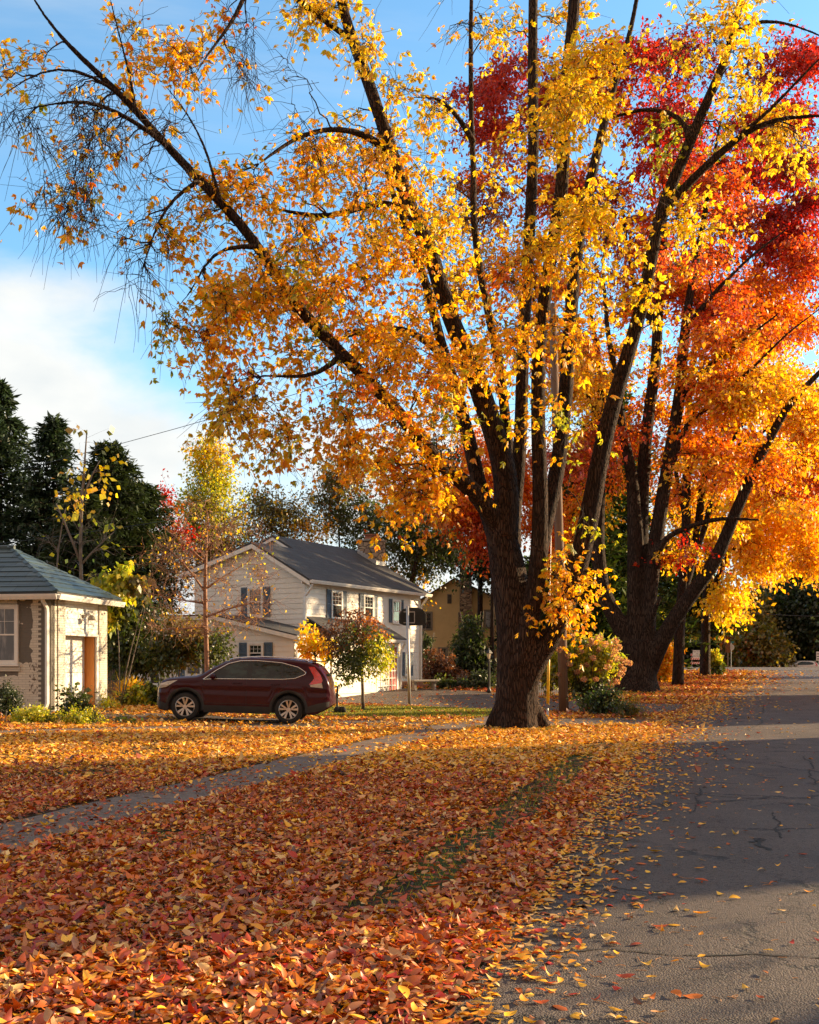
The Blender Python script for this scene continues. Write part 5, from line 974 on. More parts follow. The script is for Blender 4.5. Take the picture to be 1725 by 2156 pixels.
# ------------------------------------------------------------------ houses across the street (they cast the long shadows)
def pq(p, q): return q * .9135 - p * .4067, q * .4067 + p * .9135
def across(label, p0, p1, q0, q1, eave, ridge, wm):
    pc, qc = (p0 + p1) / 2, (q0 + q1) / 2; x, y = pq(pc, qc); r = thing('street_house', label, 'house', (x, y, 0), math.atan2(.9135, -.4067))   # local x runs along p
    a = (p1 - p0) / 2; b = (q1 - q0) / 2
    m = MB(); m.box((-a, -b, -1), (a, b, eave)); m.add([(-a, -b, eave), (-a, b, eave), (-a, 0, ridge - .1)], [(0, 1, 2)]); m.add([(a, -b, eave), (a, b, eave), (a, 0, ridge - .1)], [(0, 1, 2)]); m.build('wall', wm, r)
    m = MB(); s = (ridge - eave) / b
    for sg in (1, -1): slab(m, [(-a - .3, sg * .001, ridge + .05), (a + .3, sg * .001, ridge + .05), (a + .3, sg * (b + .4), eave - .4 * s + .05), (-a - .3, sg * (b + .4), eave - .4 * s + .05)], .12)
    rf = m.build('roof', M['shingle'], r); m = MB(); m.box((a * .3, .5, ridge - 1), (a * .3 + .9, 1.2, ridge + 1)); m.build('chimney', M['stone_wall'], rf)
    f = Face((0, b, 0), (1, 0, 0), (0, 1, 0))
    for i in range(4):
        for zz_ in (.9, 3.6): window(r, f, -a + .8 + i * (2 * a - 2.4) / 3, -a + 1.7 + i * (2 * a - 2.4) / 3, zz_, zz_ + 1.4, .1, 2, 2)
    m = MB(); f.box(m, -.5, .5, 0, 2.1, .02, .07); m.build('front_door', M['door_red'], r)
across('white two-storey house across the street from the near lawn', 6.3, 17.4, 29, 38, 6.2, 10.0, M['siding'])
across('yellow two-storey house across the street, opposite the parked car', 22.0, 38.5, 42, 52, 5.3, 8.7, M['siding_yellow'])
proto = None
def street_tree(label, x, y, h, seed, n=70, key='gold', tr=.28, cw=3.2, lf=.9):
    rng = np.random.default_rng(seed); b = np.array([x, y, float(gh(x, y)) - .1]); L = [(np.array([b, b + [0.1, 0, h * .4], b + [0, .1, h * .85]]), np.array([tr, tr * .7, tr * .2]))]
    cl, keys = clumps_blob([(x, y, h * .62, cw, cw, h * .33, n, lf, key)], rng)
    return plant('street_tree', label, 'tree', b, L, cl, keys, rng, M['bark_far'], 'trees across the street', per=9, lsize=.30, asp=.32, spread=.5, twig=(.9, 2), r0=.02, ntw=(5, 7), K=5, rmax=.1)
for i, (p, q, h, n, cw, lab) in enumerate(((3.6, 20, 8, 8, .8, 'thin golden street tree opposite the near kerb, sparse crown'), 
        (33, 66, 11, 60, 3.2, 'golden tree behind the yellow house across the street'), (44, 50, 11, 90, 3.4, 'golden tree past the yellow house across the street'),
        (55, 62, 13, 110, 4.2, 'tall golden tree farther along across the street'), (-9, 50, 10, 50, 3.4, 'golden tree beside the white house across the street'), (66, 80, 13, 110, 4.2, 'tallest golden tree on the far side near the corner'))):
    x, y = pq(p, q); street_tree(lab, x, y, h, 80 + i, n, 'gold', .25, cw)

# ------------------------------------------------------------------ the parked car
def paint(name, col, flake=True):
    m, t, b, o = newmat(name); v = t.obj(); n = t.noise(v, 2.5, 3); dust = t.m('MULTIPLY', t.step(t.sep(v)[2], .75, .3), t.step(t.noise(v, 7, 5), .35, .7))
    c = t.mix(t.m('MULTIPLY', n, .3), col, tuple(q * .6 for q in col)); c = t.mix(t.m('MULTIPLY', dust, .10), c, (.16, .11, .08)); bsdf(t, b, c, t.m('ADD', .28, t.m('MULTIPLY', dust, .3)), None, .0, .2, .3)
    return m
M['maroon'] = paint('maroon_paint', (.042, .0015, .010)); M['white_paint'] = paint('white_paint', (.75, .75, .76)); M['chrome'] = simple('chrome', (.75, .74, .72), .12, 1, var=.03); M['alloy'] = simple('alloy', (.50, .47, .44), .3, .85, var=.1)
M['tyre'] = simple('tyre_rubber', (.018, .017, .017), .8); M['clad'] = simple('grey_cladding', (.028, .027, .028), .6); M['redlens'] = simple('red_lens', (.60, .01, .01), .12, spec=.8, coat=1); M['clearlens'] = simple('clear_lens', (.55, .50, .42), .1, spec=.9, coat=1)
def carglass():
    m, t, b, o = newmat('car_glass'); v = t.obj(); n = t.noise(t.mapping(v, (1, 1, 2)), 3, 4); bsdf(t, b, t.mix(t.step(n, .4, .7), (.008, .010, .010), (.03, .05, .045)), .05, None, 0, .5, 0); return m
M['carglass'] = carglass()
def car(label, pos, rz, pitch, pm, group=None):
    r = thing('parked_car', label, 'car', pos, rz, group); r.rotation_euler = (0, pitch, rz)
    low = [(0, .42), (.05, .34), (.18, .26), (.3, .24), (4.1, .24), (4.28, .34), (4.42, .44), (4.50, .50)]
    top = [(0, .52), (.0, .60), (.02, .78), (.06, .88), (.16, 1.00), (.32, 1.07), (.60, 1.11), (1.05, 1.155), (1.22, 1.22), (1.45, 1.37), (1.75, 1.53), (2.0, 1.61), (2.4, 1.655), (2.9, 1.66), (3.4, 1.645), (3.85, 1.60), (4.06, 1.54), (4.20, 1.43), (4.33, 1.26), (4.42, 1.10), (4.46, .90), (4.50, .62)]
    lx, lz = zip(*low); tx, tz = zip(*top); wxs = (.80, 3.42); wr = .36; ar = .43
    xs = sorted(set(np.round(np.concatenate([np.linspace(0.0, .3, 8), np.linspace(.3, 4.2, 66), np.linspace(4.2, 4.50, 9)]), 4)))
    def lowz(x):
        z = np.interp(x, lx, lz)
        for w_ in wxs:
            d = abs(x - w_)
            if d < ar: z = max(z, wr + math.sqrt(max(ar * ar - d * d, 0)))
        return z
    txm = np.maximum.accumulate(np.array(tx) + np.arange(len(tx)) * 1e-5)
    def topz(x): return np.interp(x, txm, tz)
    def hw(x, z):
        h = .905 * (1 - .10 * max(0, (.55 - x) / .55) ** 2 * 1.0 - .30 * max(0, (.18 - x) / .18) ** 2) * (1 - .05 * max(0, (x - 3.8) / .7) ** 2 - .14 * max(0, (x - 4.30) / .2) ** 2)
        if z > 1.06: h -= .235 * min(1, (z - 1.06) / .60) ** 1.15
        if z < .50: h -= .05 * ((.50 - z) / .26) ** 1.5
        h -= .012 * math.cos((z - .80) / .12 * math.pi) * (abs(z - .80) < .12) + 0
        tz_ = topz(x)
        if z > tz_ - .09: k = (z - tz_ + .09) / .09; h -= (.10 if x > 1.2 else .16) * k ** 2.2
        return h
    NZ = 22; mb = MB(); V = []
    for x in xs:
        a, b = lowz(x), topz(x); b = max(b, a + .01)
        for j in range(NZ): z = a + (b - a) * j / (NZ - 1); V.append((x, -hw(x, z), z))
    n = len(xs); V2 = [(x, -y, z) for x, y, z in V]; Fc = []
    for i in range(n - 1):
        for j in range(NZ - 1): a = i * NZ + j; Fc += [(a, a + NZ, a + NZ + 1, a + 1), (a + n * NZ, a + n * NZ + 1, a + n * NZ + NZ + 1, a + n * NZ + NZ)]
        a = i * NZ + NZ - 1; Fc.append((a, a + NZ, a + NZ + n * NZ, a + n * NZ))
    for i in (0, n - 1):
        for j in range(NZ - 1): a = i * NZ + j; Fc.append((a, a + 1, a + 1 + n * NZ, a + n * NZ))
    mb.add(V + V2, Fc); body = mb.build('body', pm, r, True); md = body.modifiers.new('e', 'EDGE_SPLIT'); md.split_angle = rad(38)
    MB().box((.35, -.80, .26), (4.1, .80, .62)).box((.30, -.66, .30), (4.15, .66, 1.0)).build('underbody', M['tyre'], r)
    # panel gaps and character lines as thin dark strips on the flank
    def on(x, z, off, s): return (x, -s * (hw(x, z) + off), z)
    def strip(name, pts, rr, m, parent, off=.002, sides=(1, -1)):
        for s in sides: MB().tube([on(x, z, off, s) for x, z in pts], rr, 6).build(name, m, parent, True)
    def dens(pts, k=6, close=False):
        out = []; pts = list(pts) + ([pts[0]] if close else [])
        for (x0, z0), (x1, z1) in zip(pts[:-1], pts[1:]): out += [(x0 + (x1 - x0) * i / k, z0 + (z1 - z0) * i / k) for i in range(k)]
        out.append(pts[-1]); return out
    strip('panel_gap', dens([(1.24, .36), (1.24, .95), (1.30, 1.08)]), .004, M['black'], body, -.001)
    strip('panel_gap', dens([(2.34, .34), (2.34, 1.06), (2.40, 1.30), (2.38, 1.60)]), .004, M['black'], body, -.001)
    strip('panel_gap', dens([(3.34, 1.10), (3.36, .96), (3.14, .80), (2.98, .60)]), .004, M['black'], body, -.001)
    strip('panel_gap', dens([(1.26, .47), (3.0, .47)]), .006, M['black'], body, -.002)
    def patch(name, poly, m, parent, off=.004, sides=(1, -1)):
        import bmesh
        P2 = dens(poly, 5, True)[:-1]
        for s in sides:
            bm = bmesh.new()
            vs_ = [bm.verts.new(on(x, z, off, s)) for x, z in P2]; cx = sum(p[0] for p in P2) / len(P2); cz = sum(p[1] for p in P2) / len(P2)
            prev = vs_
            for kk in (.75, .5, .25):
                cur = [bm.verts.new(on(cx + (x - cx) * kk, cz + (z - cz) * kk, off, s)) for x, z in P2]
                for i in range(len(P2)): bm.faces.new((prev[i], prev[(i + 1) % len(P2)], cur[(i + 1) % len(P2)], cur[i]))
                prev = cur
            c = bm.verts.new(on(cx, cz, off, s))
            for i in range(len(P2)): bm.faces.new((prev[i], prev[(i + 1) % len(P2)], c))
            bmesh.ops.recalc_face_normals(bm, faces=bm.faces); me = bpy.data.meshes.new(name); bm.to_mesh(me); bm.free(); link(name, me, m, parent, True)
    patch('window', [(1.50, 1.105), (2.33, 1.125), (2.36, 1.50), (2.10, 1.505), (1.86, 1.43), (1.66, 1.30)], M['carglass'], r)
    patch('window', [(2.45, 1.13), (3.20, 1.145), (3.17, 1.50), (2.90, 1.53), (2.46, 1.52)], M['carglass'], r)
    patch('window', [(3.27, 1.15), (3.50, 1.18), (3.72, 1.27), (3.76, 1.30), (3.58, 1.40), (3.24, 1.49)], M['carglass'], r)
    patch('pillar', [(1.30, 1.085), (3.52, 1.15), (3.80, 1.29), (3.60, 1.44), (3.20, 1.53), (2.5, 1.555), (2.10, 1.54), (1.80, 1.44), (1.5, 1.25)], M['black'], r, .0022)
    strip('chrome_trim', dens([(1.24, 1.065), (1.6, 1.09), (3.25, 1.125), (3.55, 1.155), (3.80, 1.26), (3.83, 1.31), (3.62, 1.44), (3.20, 1.54), (2.6, 1.575), (2.15, 1.56), (1.85, 1.48), (1.55, 1.30), (1.24, 1.065)]), .012, M['chrome'], r, .004)
    patch('tail_light', [(3.88, 1.46), (4.03, 1.46), (4.20, 1.26), (4.26, 1.12), (4.22, 1.03), (3.92, 1.01), (4.06, 1.12), (4.02, 1.24)], M['redlens'], r, .010)
    patch('tail_light_lens', [(3.94, 1.00), (4.24, 1.06), (4.27, .93), (3.96, .955)], M['clearlens'], r, .010)
    patch('headlight', [(.09, .80), (.16, .93), (.34, .99), (.60, 1.03), (.44, .93), (.32, .85)], M['clearlens'], r, .008)
    patch('fog_light', [(.06, .50), (.06, .60), (.16, .58), (.16, .52)], M['black'], r, .006)
    # cladding: arches, sills, bumper undersides
    for s in (1, -1):
        for w_ in wxs:
            q = MB(); an = np.linspace(-.15, math.pi + .15, 26)
            inner = [on(w_ + math.cos(a) * (ar - .01), wr + math.sin(a) * (ar - .01), .012, s) for a in an]; outer = [on(w_ + math.cos(a) * (ar + .065), wr + math.sin(a) * (ar + .065), .012, s) for a in an]
            inn2 = [(p[0], p[1] * .86, p[2]) for p in inner]; k = len(an); q.add(inner + outer + inn2, [(i, i + 1, k + i + 1, k + i) for i in range(k - 1)] + [(i, 2 * k + i, 2 * k + i + 1, i + 1) for i in range(k - 1)]); q.build('wheel_arch', M['clad'], r, True)
    patch('sill', [(1.27, .235), (2.95, .235), (2.95, .42), (1.27, .42)], M['clad'], r, .014); patch('bumper', [(3.88, .28), (4.28, .36), (4.44, .48), (4.45, .60), (4.1, .52), (3.90, .45)], M['clad'], r, .012); patch('bumper', [(.03, .42), (.16, .29), (.36, .25), (.35, .42), (.2, .47), (.04, .50)], M['clad'], r, .012)
    # wheels
    for w_ in wxs:
        for s in (1, -1):
            wh = bpy.data.objects.new('wheel', None); COL.objects.link(wh); wh.parent = r; wh.location = (w_, -s * .80, wr); yy = -s
            prof = [(.235, -.10), (.30, -.11), (.345, -.09), (.36, -.05), (.36, .05), (.345, .09), (.30, .11), (.235, .10)]
            t_ = MB(); N = 40; vs_ = [(rr * math.cos(6.28318 * j / N), yy * h, rr * math.sin(6.28318 * j / N)) for rr, h in prof for j in range(N)]
            t_.add(vs_, [(i * N + j, i * N + (j + 1) % N, (i + 1) * N + (j + 1) % N, (i + 1) * N + j) for i in range(len(prof) - 1) for j in range(N)]); t_.build('tyre', M['tyre'], wh, True)
            t_ = MB()
            pr = [(.236, .02), (.248, .105), (.236, .112), (.225, .10), (.222, .02)]; vs_ = [(rr * math.cos(6.28318 * j / N), yy * h, rr * math.sin(6.28318 * j / N)) for rr, h in pr for j in range(N)]
            t_.add(vs_, [(i * N + j, i * N + (j + 1) % N, (i + 1) * N + (j + 1) % N, (i + 1) * N + j) for i in range(len(pr) - 1) for j in range(N)])
            for k in range(5):
                for dd in (-.20, .20):
                    a = 2 * math.pi * k / 5 + .31; ca, sa = math.cos(a + dd * .35), math.sin(a + dd * .35); cb, sb = math.cos(a + dd * 1.25), math.sin(a + dd * 1.25); pa = math.cos(a + math.pi / 2), math.sin(a + math.pi / 2); w0_, w1_ = .016, .030
                    t_.add([(.04 * ca + pa[0] * w0_, yy * .095, .04 * sa + pa[1] * w0_), (.04 * ca - pa[0] * w0_, yy * .095, .04 * sa - pa[1] * w0_), (.234 * cb - pa[0] * w1_, yy * .106, .234 * sb - pa[1] * w1_), (.234 * cb + pa[0] * w1_, yy * .106, .234 * sb + pa[1] * w1_),
                            (.04 * ca + pa[0] * w0_, yy * .06, .04 * sa + pa[1] * w0_), (.04 * ca - pa[0] * w0_, yy * .06, .04 * sa - pa[1] * w0_), (.234 * cb - pa[0] * w1_, yy * .06, .234 * sb - pa[1] * w1_), (.234 * cb + pa[0] * w1_, yy * .06, .234 * sb + pa[1] * w1_)], [(0, 1, 2, 3), (0, 4, 5, 1), (1, 5, 6, 2), (2, 6, 7, 3), (3, 7, 4, 0)])
            t_.add([(.055 * math.cos(6.2832 * j / 16), yy * .108, .055 * math.sin(6.2832 * j / 16)) for j in range(16)] + [(.06 * math.cos(6.2832 * j / 16), yy * .07, .06 * math.sin(6.2832 * j / 16)) for j in range(16)], [tuple(range(16))] + [(i, (i + 1) % 16, 16 + (i + 1) % 16, 16 + i) for i in range(16)]); t_.build('rim', M['alloy'], wh)
            t_ = MB(); t_.add([(.235 * math.cos(6.2832 * j / 24), yy * .015, .235 * math.sin(6.2832 * j / 24)) for j in range(24)], [tuple(range(24))]); t_.build('brake_disc', M['tyre'], wh)
    for s in (1, -1):
        q = MB(); q.ball((1.50, -s * (hw(1.5, 1.12) + .12), 1.15), .085, .11, .075, 8); q.tube([(1.47, -s * hw(1.47, 1.08), 1.08), (1.50, -s * (hw(1.5, 1.1) + .08), 1.11)], .025, 6); q.build('wing_mirror', pm, r, True)
        for x in (2.10, 3.08): q = MB(); q.tube([on(x - .11, .985, .004, s), on(x - .08, .985, .030, s), on(x + .08, .99, .030, s), on(x + .11, .99, .004, s)], .013, 6); q.build('door_handle', pm, r, True)
        q = MB(); q.tube([(1.85, -s * .60, 1.585), (2.0, -s * .60, 1.635), (2.6, -s * .60, 1.685), (3.3, -s * .60, 1.675), (3.75, -s * .60, 1.635), (3.85, -s * .60, 1.60)], .014, 6); q.build('roof_rail', M['chrome'], r, True)
    # front and rear glass, number plate, exhaust
    q = MB(); q.add([(1.20, -.70, 1.215), (1.20, .70, 1.215), (1.74, .60, 1.535), (1.74, -.60, 1.535)], [(0, 1, 2, 3)]); q.build('windscreen', M['carglass'], r)
    q = MB(); q.add([(4.10, -.58, 1.52), (4.10, .58, 1.52), (4.36, .66, 1.23), (4.36, -.66, 1.23)], [(3, 2, 1, 0)]); q.build('rear_window', M['carglass'], r)
    q = MB(); q.box((3.95, -.62, 1.585), (4.20, .62, 1.615)); q.build('spoiler', pm, r, bevel=.012)
    return r
pf = G(389, 27.7); pr_ = G(607, 27.68); ang = math.atan2(pr_.y - pf.y, pr_.x - pf.x); Lc = math.hypot(pr_.x - pf.x, pr_.y - pf.y); sc_ = Lc / 2.62
car_ = car('maroon five-door SUV parked nose toward the brick garage', (0, 0, 0), ang, 0, M['maroon']); car_.scale = (sc_, sc_, sc_)
# near wheels stand on the two measured points
dirx = Vector((math.cos(ang), math.sin(ang), 0)); perp = Vector((-math.sin(ang), math.cos(ang), 0))
o_ = pf - dirx * .80 * sc_ + perp * .88 * sc_; pit = math.atan2(pf.z - pr_.z, Lc); o_.z = pf.z + math.tan(pit) * .80 * sc_ + .012
car_.location = o_; car_.rotation_euler = (0, pit, ang)
print('car scale', sc_, 'angle', math.degrees(ang), math.degrees(pit))
bc = car('white car, only its roof showing over the brow of the road', (G(1650, 146).x, 146, float(gh(23, 146))), 0, 0, M['white_paint'])
# ------------------------------------------------------------------ small trees and shrubs in the yards
def ornamental():
    rng = np.random.default_rng(91); L = [limb_px([(765, 1497, 8), (765, 1460, 7), (763, 1420, 6.5), (762, 1380, 5), (757, 1330, 3.5), (752, 1290, 2)], [35.5]), limb_px([(763, 1420, 4.5), (750, 1400, 3.5), (735, 1380, 2)], [35.5]), limb_px([(763, 1400, 4), (782, 1375, 3), (800, 1350, 2)], [35.5, 35])]
    R = [(725, 1340, 42, 40, 46, 34.3, 36.7, 1, 'brown'), (760, 1360, 55, 48, 70, 34.2, 36.7, 1, 'green'), (790, 1375, 32, 40, 36, 34.2, 36.5, 1.1, 'lime'), (740, 1400, 42, 26, 34, 34.3, 36.7, 1.1, 'green'), (745, 1300, 30, 22, 12, 34.8, 36.2, .7, 'brown'), (800, 1340, 16, 20, 7, 34.6, 36.2, .9, 'rust'), (770, 1325, 30, 25, 14, 34.5, 36.5, .9, 'rust')]  # lime clumps at right carry the sunlit side of the crown as leaf colour
    cl, keys = clumps_px(R, rng); plant('ornamental_tree', 'small round-crowned tree, green below and dark red above, on the grass strip beside the car', 'tree', G(765, 35.5), L, cl, keys, rng, M['twig_grey'], per=9, lsize=.10, asp=.26, spread=.12, hang=.5, twigs=False, twig=(.22, .5), r0=.005, droop=.2, ntw=(3, 5), K=6, rmax=.02, skip_low=1.5, wig=.06)
ornamental()
def sapling_yellow():
    rng = np.random.default_rng(92); L = [limb_px([(668, 1480, 4), (666, 1420, 3.5), (664, 1370, 3), (660, 1320, 2)], [37])]
    cl, keys = clumps_px([(655, 1340, 18, 24, 12, 36.5, 37.5, 1, 'yellow'), (678, 1362, 20, 18, 12, 36.5, 37.5, 1, 'yellow'), (650, 1372, 20, 14, 8, 36.5, 37.5, 1, 'gold'), (700, 1458, 9, 10, 3, 36.6, 37.2, .8, 'gold')], rng)
    plant('yellow_sapling', 'slender bright yellow sapling against the white garage door, above the car tailgate', 'tree', G(668, 37), L, cl, keys, rng, M['twig_grey'], per=9, lsize=.17, asp=.26, spread=.10, hang=.3, twigs=False, twig=(.2, .45), r0=.005, droop=.2, ntw=(3, 4), K=5, rmax=.015, skip_low=.6, wig=.04)
sapling_yellow()
def bare_tree():
    rng = np.random.default_rng(93); D = 33.5; L = []
    def add(p, Ys=(33.5,)): L.append(limb_px(p, list(Ys)))
    add([(436, 1500, 12.8), (436, 1460, 11.2), (437, 1410, 11.2), (434, 1350, 10.4), (433, 1310, 10.4), (432, 1270, 9.6), (430, 1235, 8.8), (432, 1200, 7.2), (434, 1160, 5.6), (436, 1120, 4.0), (438, 1085, 2.4)])
    add([(431, 1245, 6.4), (415, 1215, 4.8), (402, 1195, 4.0), (385, 1180, 3.2), (360, 1160, 2.4)], (33.5, 32.8)); add([(433, 1185, 4.8), (420, 1165, 4.0), (400, 1150, 3.2), (370, 1128, 2.4), (340, 1108, 1.6)], (33.5, 34)); add([(433, 1240, 5.6), (455, 1225, 4.0), (480, 1205, 3.2), (520, 1185, 2.4)], (33.5, 34.3))
    add([(433, 1300, 4.8), (455, 1285, 4.0), (480, 1278, 3.2), (530, 1270, 2.4)], (33.5, 32.7)); add([(432, 1320, 4.8), (410, 1318, 4.0), (380, 1328, 3.2), (350, 1325, 2.4)], (33.5, 34)); add([(434, 1160, 4.0), (450, 1125, 3.2), (480, 1100, 2.4), (510, 1080, 1.6)], (33.5, 33)); add([(430, 1270, 4.8), (400, 1262, 3.2), (360, 1268, 2.4), (320, 1250, 1.6)], (33.5, 32.8))
    R = [(430, 1110, 70, 40, 34, 32, 35, .05, 'gold'), (350, 1180, 60, 45, 44, 32, 35, .04, 'gold'), (410, 1180, 60, 40, 30, 32, 35, .05, 'gold'), (500, 1150, 75, 50, 50, 32, 35, .05, 'lime'), (500, 1230, 80, 40, 46, 32, 35, .04, 'gold'), (360, 1250, 60, 45, 40, 32, 35, .03, 'gold'),
         (370, 1320, 70, 22, 40, 32, 35, .02, 'gold'), (490, 1305, 80, 26, 44, 32, 35, .03, 'gold'), (570, 1240, 30, 50, 12, 32, 35, .03, 'gold'), (420, 1060, 40, 14, 8, 32.5, 34.5, .06, 'lime')]
    cl, keys = clumps_px(R, rng); plant('bare_tree', 'leafless tree with reddish crooked twigs, its trunk rising behind the car bonnet', 'tree', G(437, D), L, cl, keys, rng, M['twig_red'], per=8, lsize=.10, spread=.1, twigmat=M['twig_red'], twig=(.3, .7), r0=.009, droop=-.05, ntw=(3, 5), K=8, rmax=.03, skip_low=1.6, wig=.35, rise=.1)
bare_tree()
def thin_sapling():
    rng = np.random.default_rng(94); D = 38; L = []
    def add(p, Ys=(38,)): L.append(limb_px(p, list(Ys)))
    add([(180, 1400, 10), (172, 1240, 9), (168, 1150, 8), (171, 1080, 7), (175, 1010, 6), (180, 960, 4), (183, 905, 2.5)]); add([(168, 1180, 6), (150, 1120, 5), (128, 1090, 4), (118, 1060, 2)]); add([(118, 1230, 4), (120, 1160, 4), (128, 1110, 3), (138, 1070, 2)]); add([(174, 1050, 5), (190, 1000, 4), (210, 970, 2)]); add([(170, 1190, 5), (200, 1150, 3.5), (240, 1120, 2)])
    R = [(160, 1020, 40, 50, 9, 37, 39, .35, 'yellow'), (140, 1080, 40, 40, 8, 37, 39, .3, 'yellow'), (215, 1010, 24, 36, 5, 37, 39, .35, 'yellow'), (183, 925, 8, 18, 2, 37.8, 38.2, .8, 'olive'), (190, 1120, 60, 50, 16, 37, 39, .12, 'lime'), (120, 1160, 50, 50, 14, 37, 39, .06, 'lime'), (240, 1180, 40, 50, 8, 37, 39, .05, 'lime')]
    cl, keys = clumps_px(R, rng); plant('bare_sapling', 'tall thin grey sapling with a few yellow leaves, rising behind the garage roof', 'tree', G(178, D), L, cl, keys, rng, M['twig_grey'], per=5, lsize=.2, asp=.42, spread=.1, twigmat=M['twig_grey'], twig=(.4, 1.0), r0=.007, droop=.1, ntw=(2, 4), K=7, rmax=.02, skip_low=2.5, wig=.12)
thin_sapling()
SM = dict(twig=(.2, .5), r0=.006, droop=.2, ntw=(3, 5), K=5, rmax=.02, wig=.06, spread=.12)
def bush(name, label, px, D, blobs, seed, h=1.2, cat='shrub', **kw):
    a = dict(SM); a.update(kw); a.setdefault('lsize', .09); a.setdefault('per', 10); tr = a.pop('tr', .03)
    return leafy(name, label, px, D, h, blobs, seed, bark=M['twig_grey'], cat=cat, tr=tr, stems=a.pop('stems', 3), **a)
bush('green_sapling', 'leafy young tree with bright yellow-green sprays at the garage corner', 252, 35, [(258, 1215, 10, 22, 10, 1, 'lime'), (222, 1220, 22, 12, 8, 1, 'lime'), (250, 1250, 30, 18, 16, 1, 'lime'), (285, 1225, 20, 16, 8, 1, 'olive'), (238, 1300, 12, 22, 8, 1, 'lime'), (262, 1285, 14, 14, 6, .9, 'green')], 101, h=3.8, cat='tree', lsize=.2, hang=1)
bush('dogwood', 'dark green multi-stemmed small tree in shade between the garage and the bare tree', 285, 38, [(275, 1340, 50, 50, 70, 1, 'green'), (290, 1380, 55, 30, 50, 1, 'green'), (300, 1290, 40, 40, 30, 1, 'dark'), (250, 1330, 26, 60, 30, 1, 'green')], 102, h=3, cat='tree', lsize=.14, stems=3, tr=.06, twig=(.4, .8), spread=.2)
bush('lilac_bush', 'tall dark shrub with bare lower stems behind the car bonnet', 370, 37, [(350, 1370, 45, 35, 50, 1, 'green'), (395, 1350, 40, 40, 40, .9, 'olive'), (450, 1360, 45, 40, 34, .8, 'green'), (380, 1320, 50, 25, 26, .8, 'olive')], 103, h=2.4, lsize=.13, stems=6, tr=.035, twig=(.4, .8), spread=.2)
bush('boxwood', 'small dark upright boxwood at the left edge, against the brick wall', 16, 28.3, [(16, 1480, 15, 30, 34, 1.3, 'dark'), (14, 1458, 8, 10, 6, 1.2, 'dark')], 104, h=1.0, lsize=.05, per=30, tr=.015)
bush('yellow_green_bush', 'round yellow-green flowering mound left of the downspout', 72, 25.6, [(72, 1523, 34, 21, 36, 1.5, 'lime'), (60, 1515, 18, 14, 10, 1.5, 'lime'), (100, 1533, 20, 10, 10, 1.2, 'green')], 105, h=.6, lsize=.06, per=30, tr=.01)
bush('yellow_green_bush', 'low yellow-green flowering mound just right of the downspout', 168, 25.4, [(165, 1528, 34, 14, 32, 1.5, 'lime'), (190, 1530, 18, 10, 10, 1.3, 'green'), (140, 1530, 14, 10, 6, 1, 'olive')], 106, h=.5, lsize=.06, per=28, tr=.01)
bush('rose_bush', 'dark leafy shrub with upright shoots in front of the garage door', 160, 27.4, [(160, 1500, 32, 18, 28, 1, 'green'), (165, 1478, 20, 18, 12, .8, 'green'), (150, 1462, 14, 10, 4, .6, 'green'), (180, 1466, 10, 12, 4, .6, 'green')], 107, h=1.1, lsize=.09, per=12)
bush('low_plant', 'straggly reddish perennial at the far left of the flower bed', 10, 25.8, [(8, 1535, 26, 14, 18, .8, 'olive'), (0, 1528, 14, 12, 6, .7, 'rust')], 108, h=.5, lsize=.07, tr=.01)
bush('fern_clump', 'bright green ground plants in front of the car nose, by the picket fence', 308, 35, [(300, 1466, 26, 9, 26, 1.4, 'lime'), (320, 1462, 14, 9, 12, 1.4, 'green'), (270, 1466, 14, 8, 8, 1, 'olive')], 109, h=.5, lsize=.14, per=12, tr=.01)
bush('low_plant', 'tiny yellow-green tuft at the foot of the right garage pilaster', 232, 33, [(228, 1482, 14, 8, 10, 1.3, 'lime')], 110, h=.3, lsize=.07, tr=.01)
bush('low_plant', 'small green weed in the leaves between the flower bed and the driveway', 262, 26, [(260, 1524, 18, 6, 10, 1.2, 'green')], 111, h=.25, lsize=.08, tr=.008)
bush('juniper', 'broad dark evergreen shrub in front of the yellow house wall', 985, 60, [(990, 1368, 30, 44, 70, 1.2, 'pine'), (990, 1322, 12, 24, 14, 1.2, 'pine'), (1010, 1395, 24, 28, 40, 1.2, 'dark'), (965, 1400, 14, 20, 20, 1.1, 'dark')], 112, h=4.5, lsize=.22, asp=.16, per=16, twig=(.4, .9), spread=.25, tr=.1)
bush('arborvitae', 'narrow dark evergreen at the right corner of the white house', 888, 54, [(890, 1380, 16, 48, 34, 1.3, 'dark'), (886, 1350, 10, 24, 10, 1.2, 'dark')], 113, h=3, lsize=.14, asp=.2, per=16, tr=.06)
bush('barberry', 'dark red-brown bare-stemmed shrubs below the yellow house wall', 930, 52, [(920, 1400, 34, 30, 44, 1, 'brown'), (900, 1425, 26, 22, 26, 1, 'brown'), (960, 1425, 30, 18, 24, 1, 'brown')], 114, h=2, lsize=.12, stems=7)
bush('dark_bush', 'low dark green bushes between the stone bench and the lamp post', 965, 46.5, [(940, 1443, 30, 12, 30, 1.2, 'green'), (985, 1446, 30, 12, 30, 1.2, 'dark'), (1020, 1432, 30, 16, 24, 1.1, 'dark')], 115, h=.8, lsize=.12)
bush('ivy_shrub', 'pale-stemmed leafless creeper climbing the corner of the white house', 866, 51, [(866, 1385, 8, 50, 16, .15, 'brown'), (858, 1430, 12, 20, 8, .2, 'brown')], 116, h=3.4, stems=5, tr=.03)
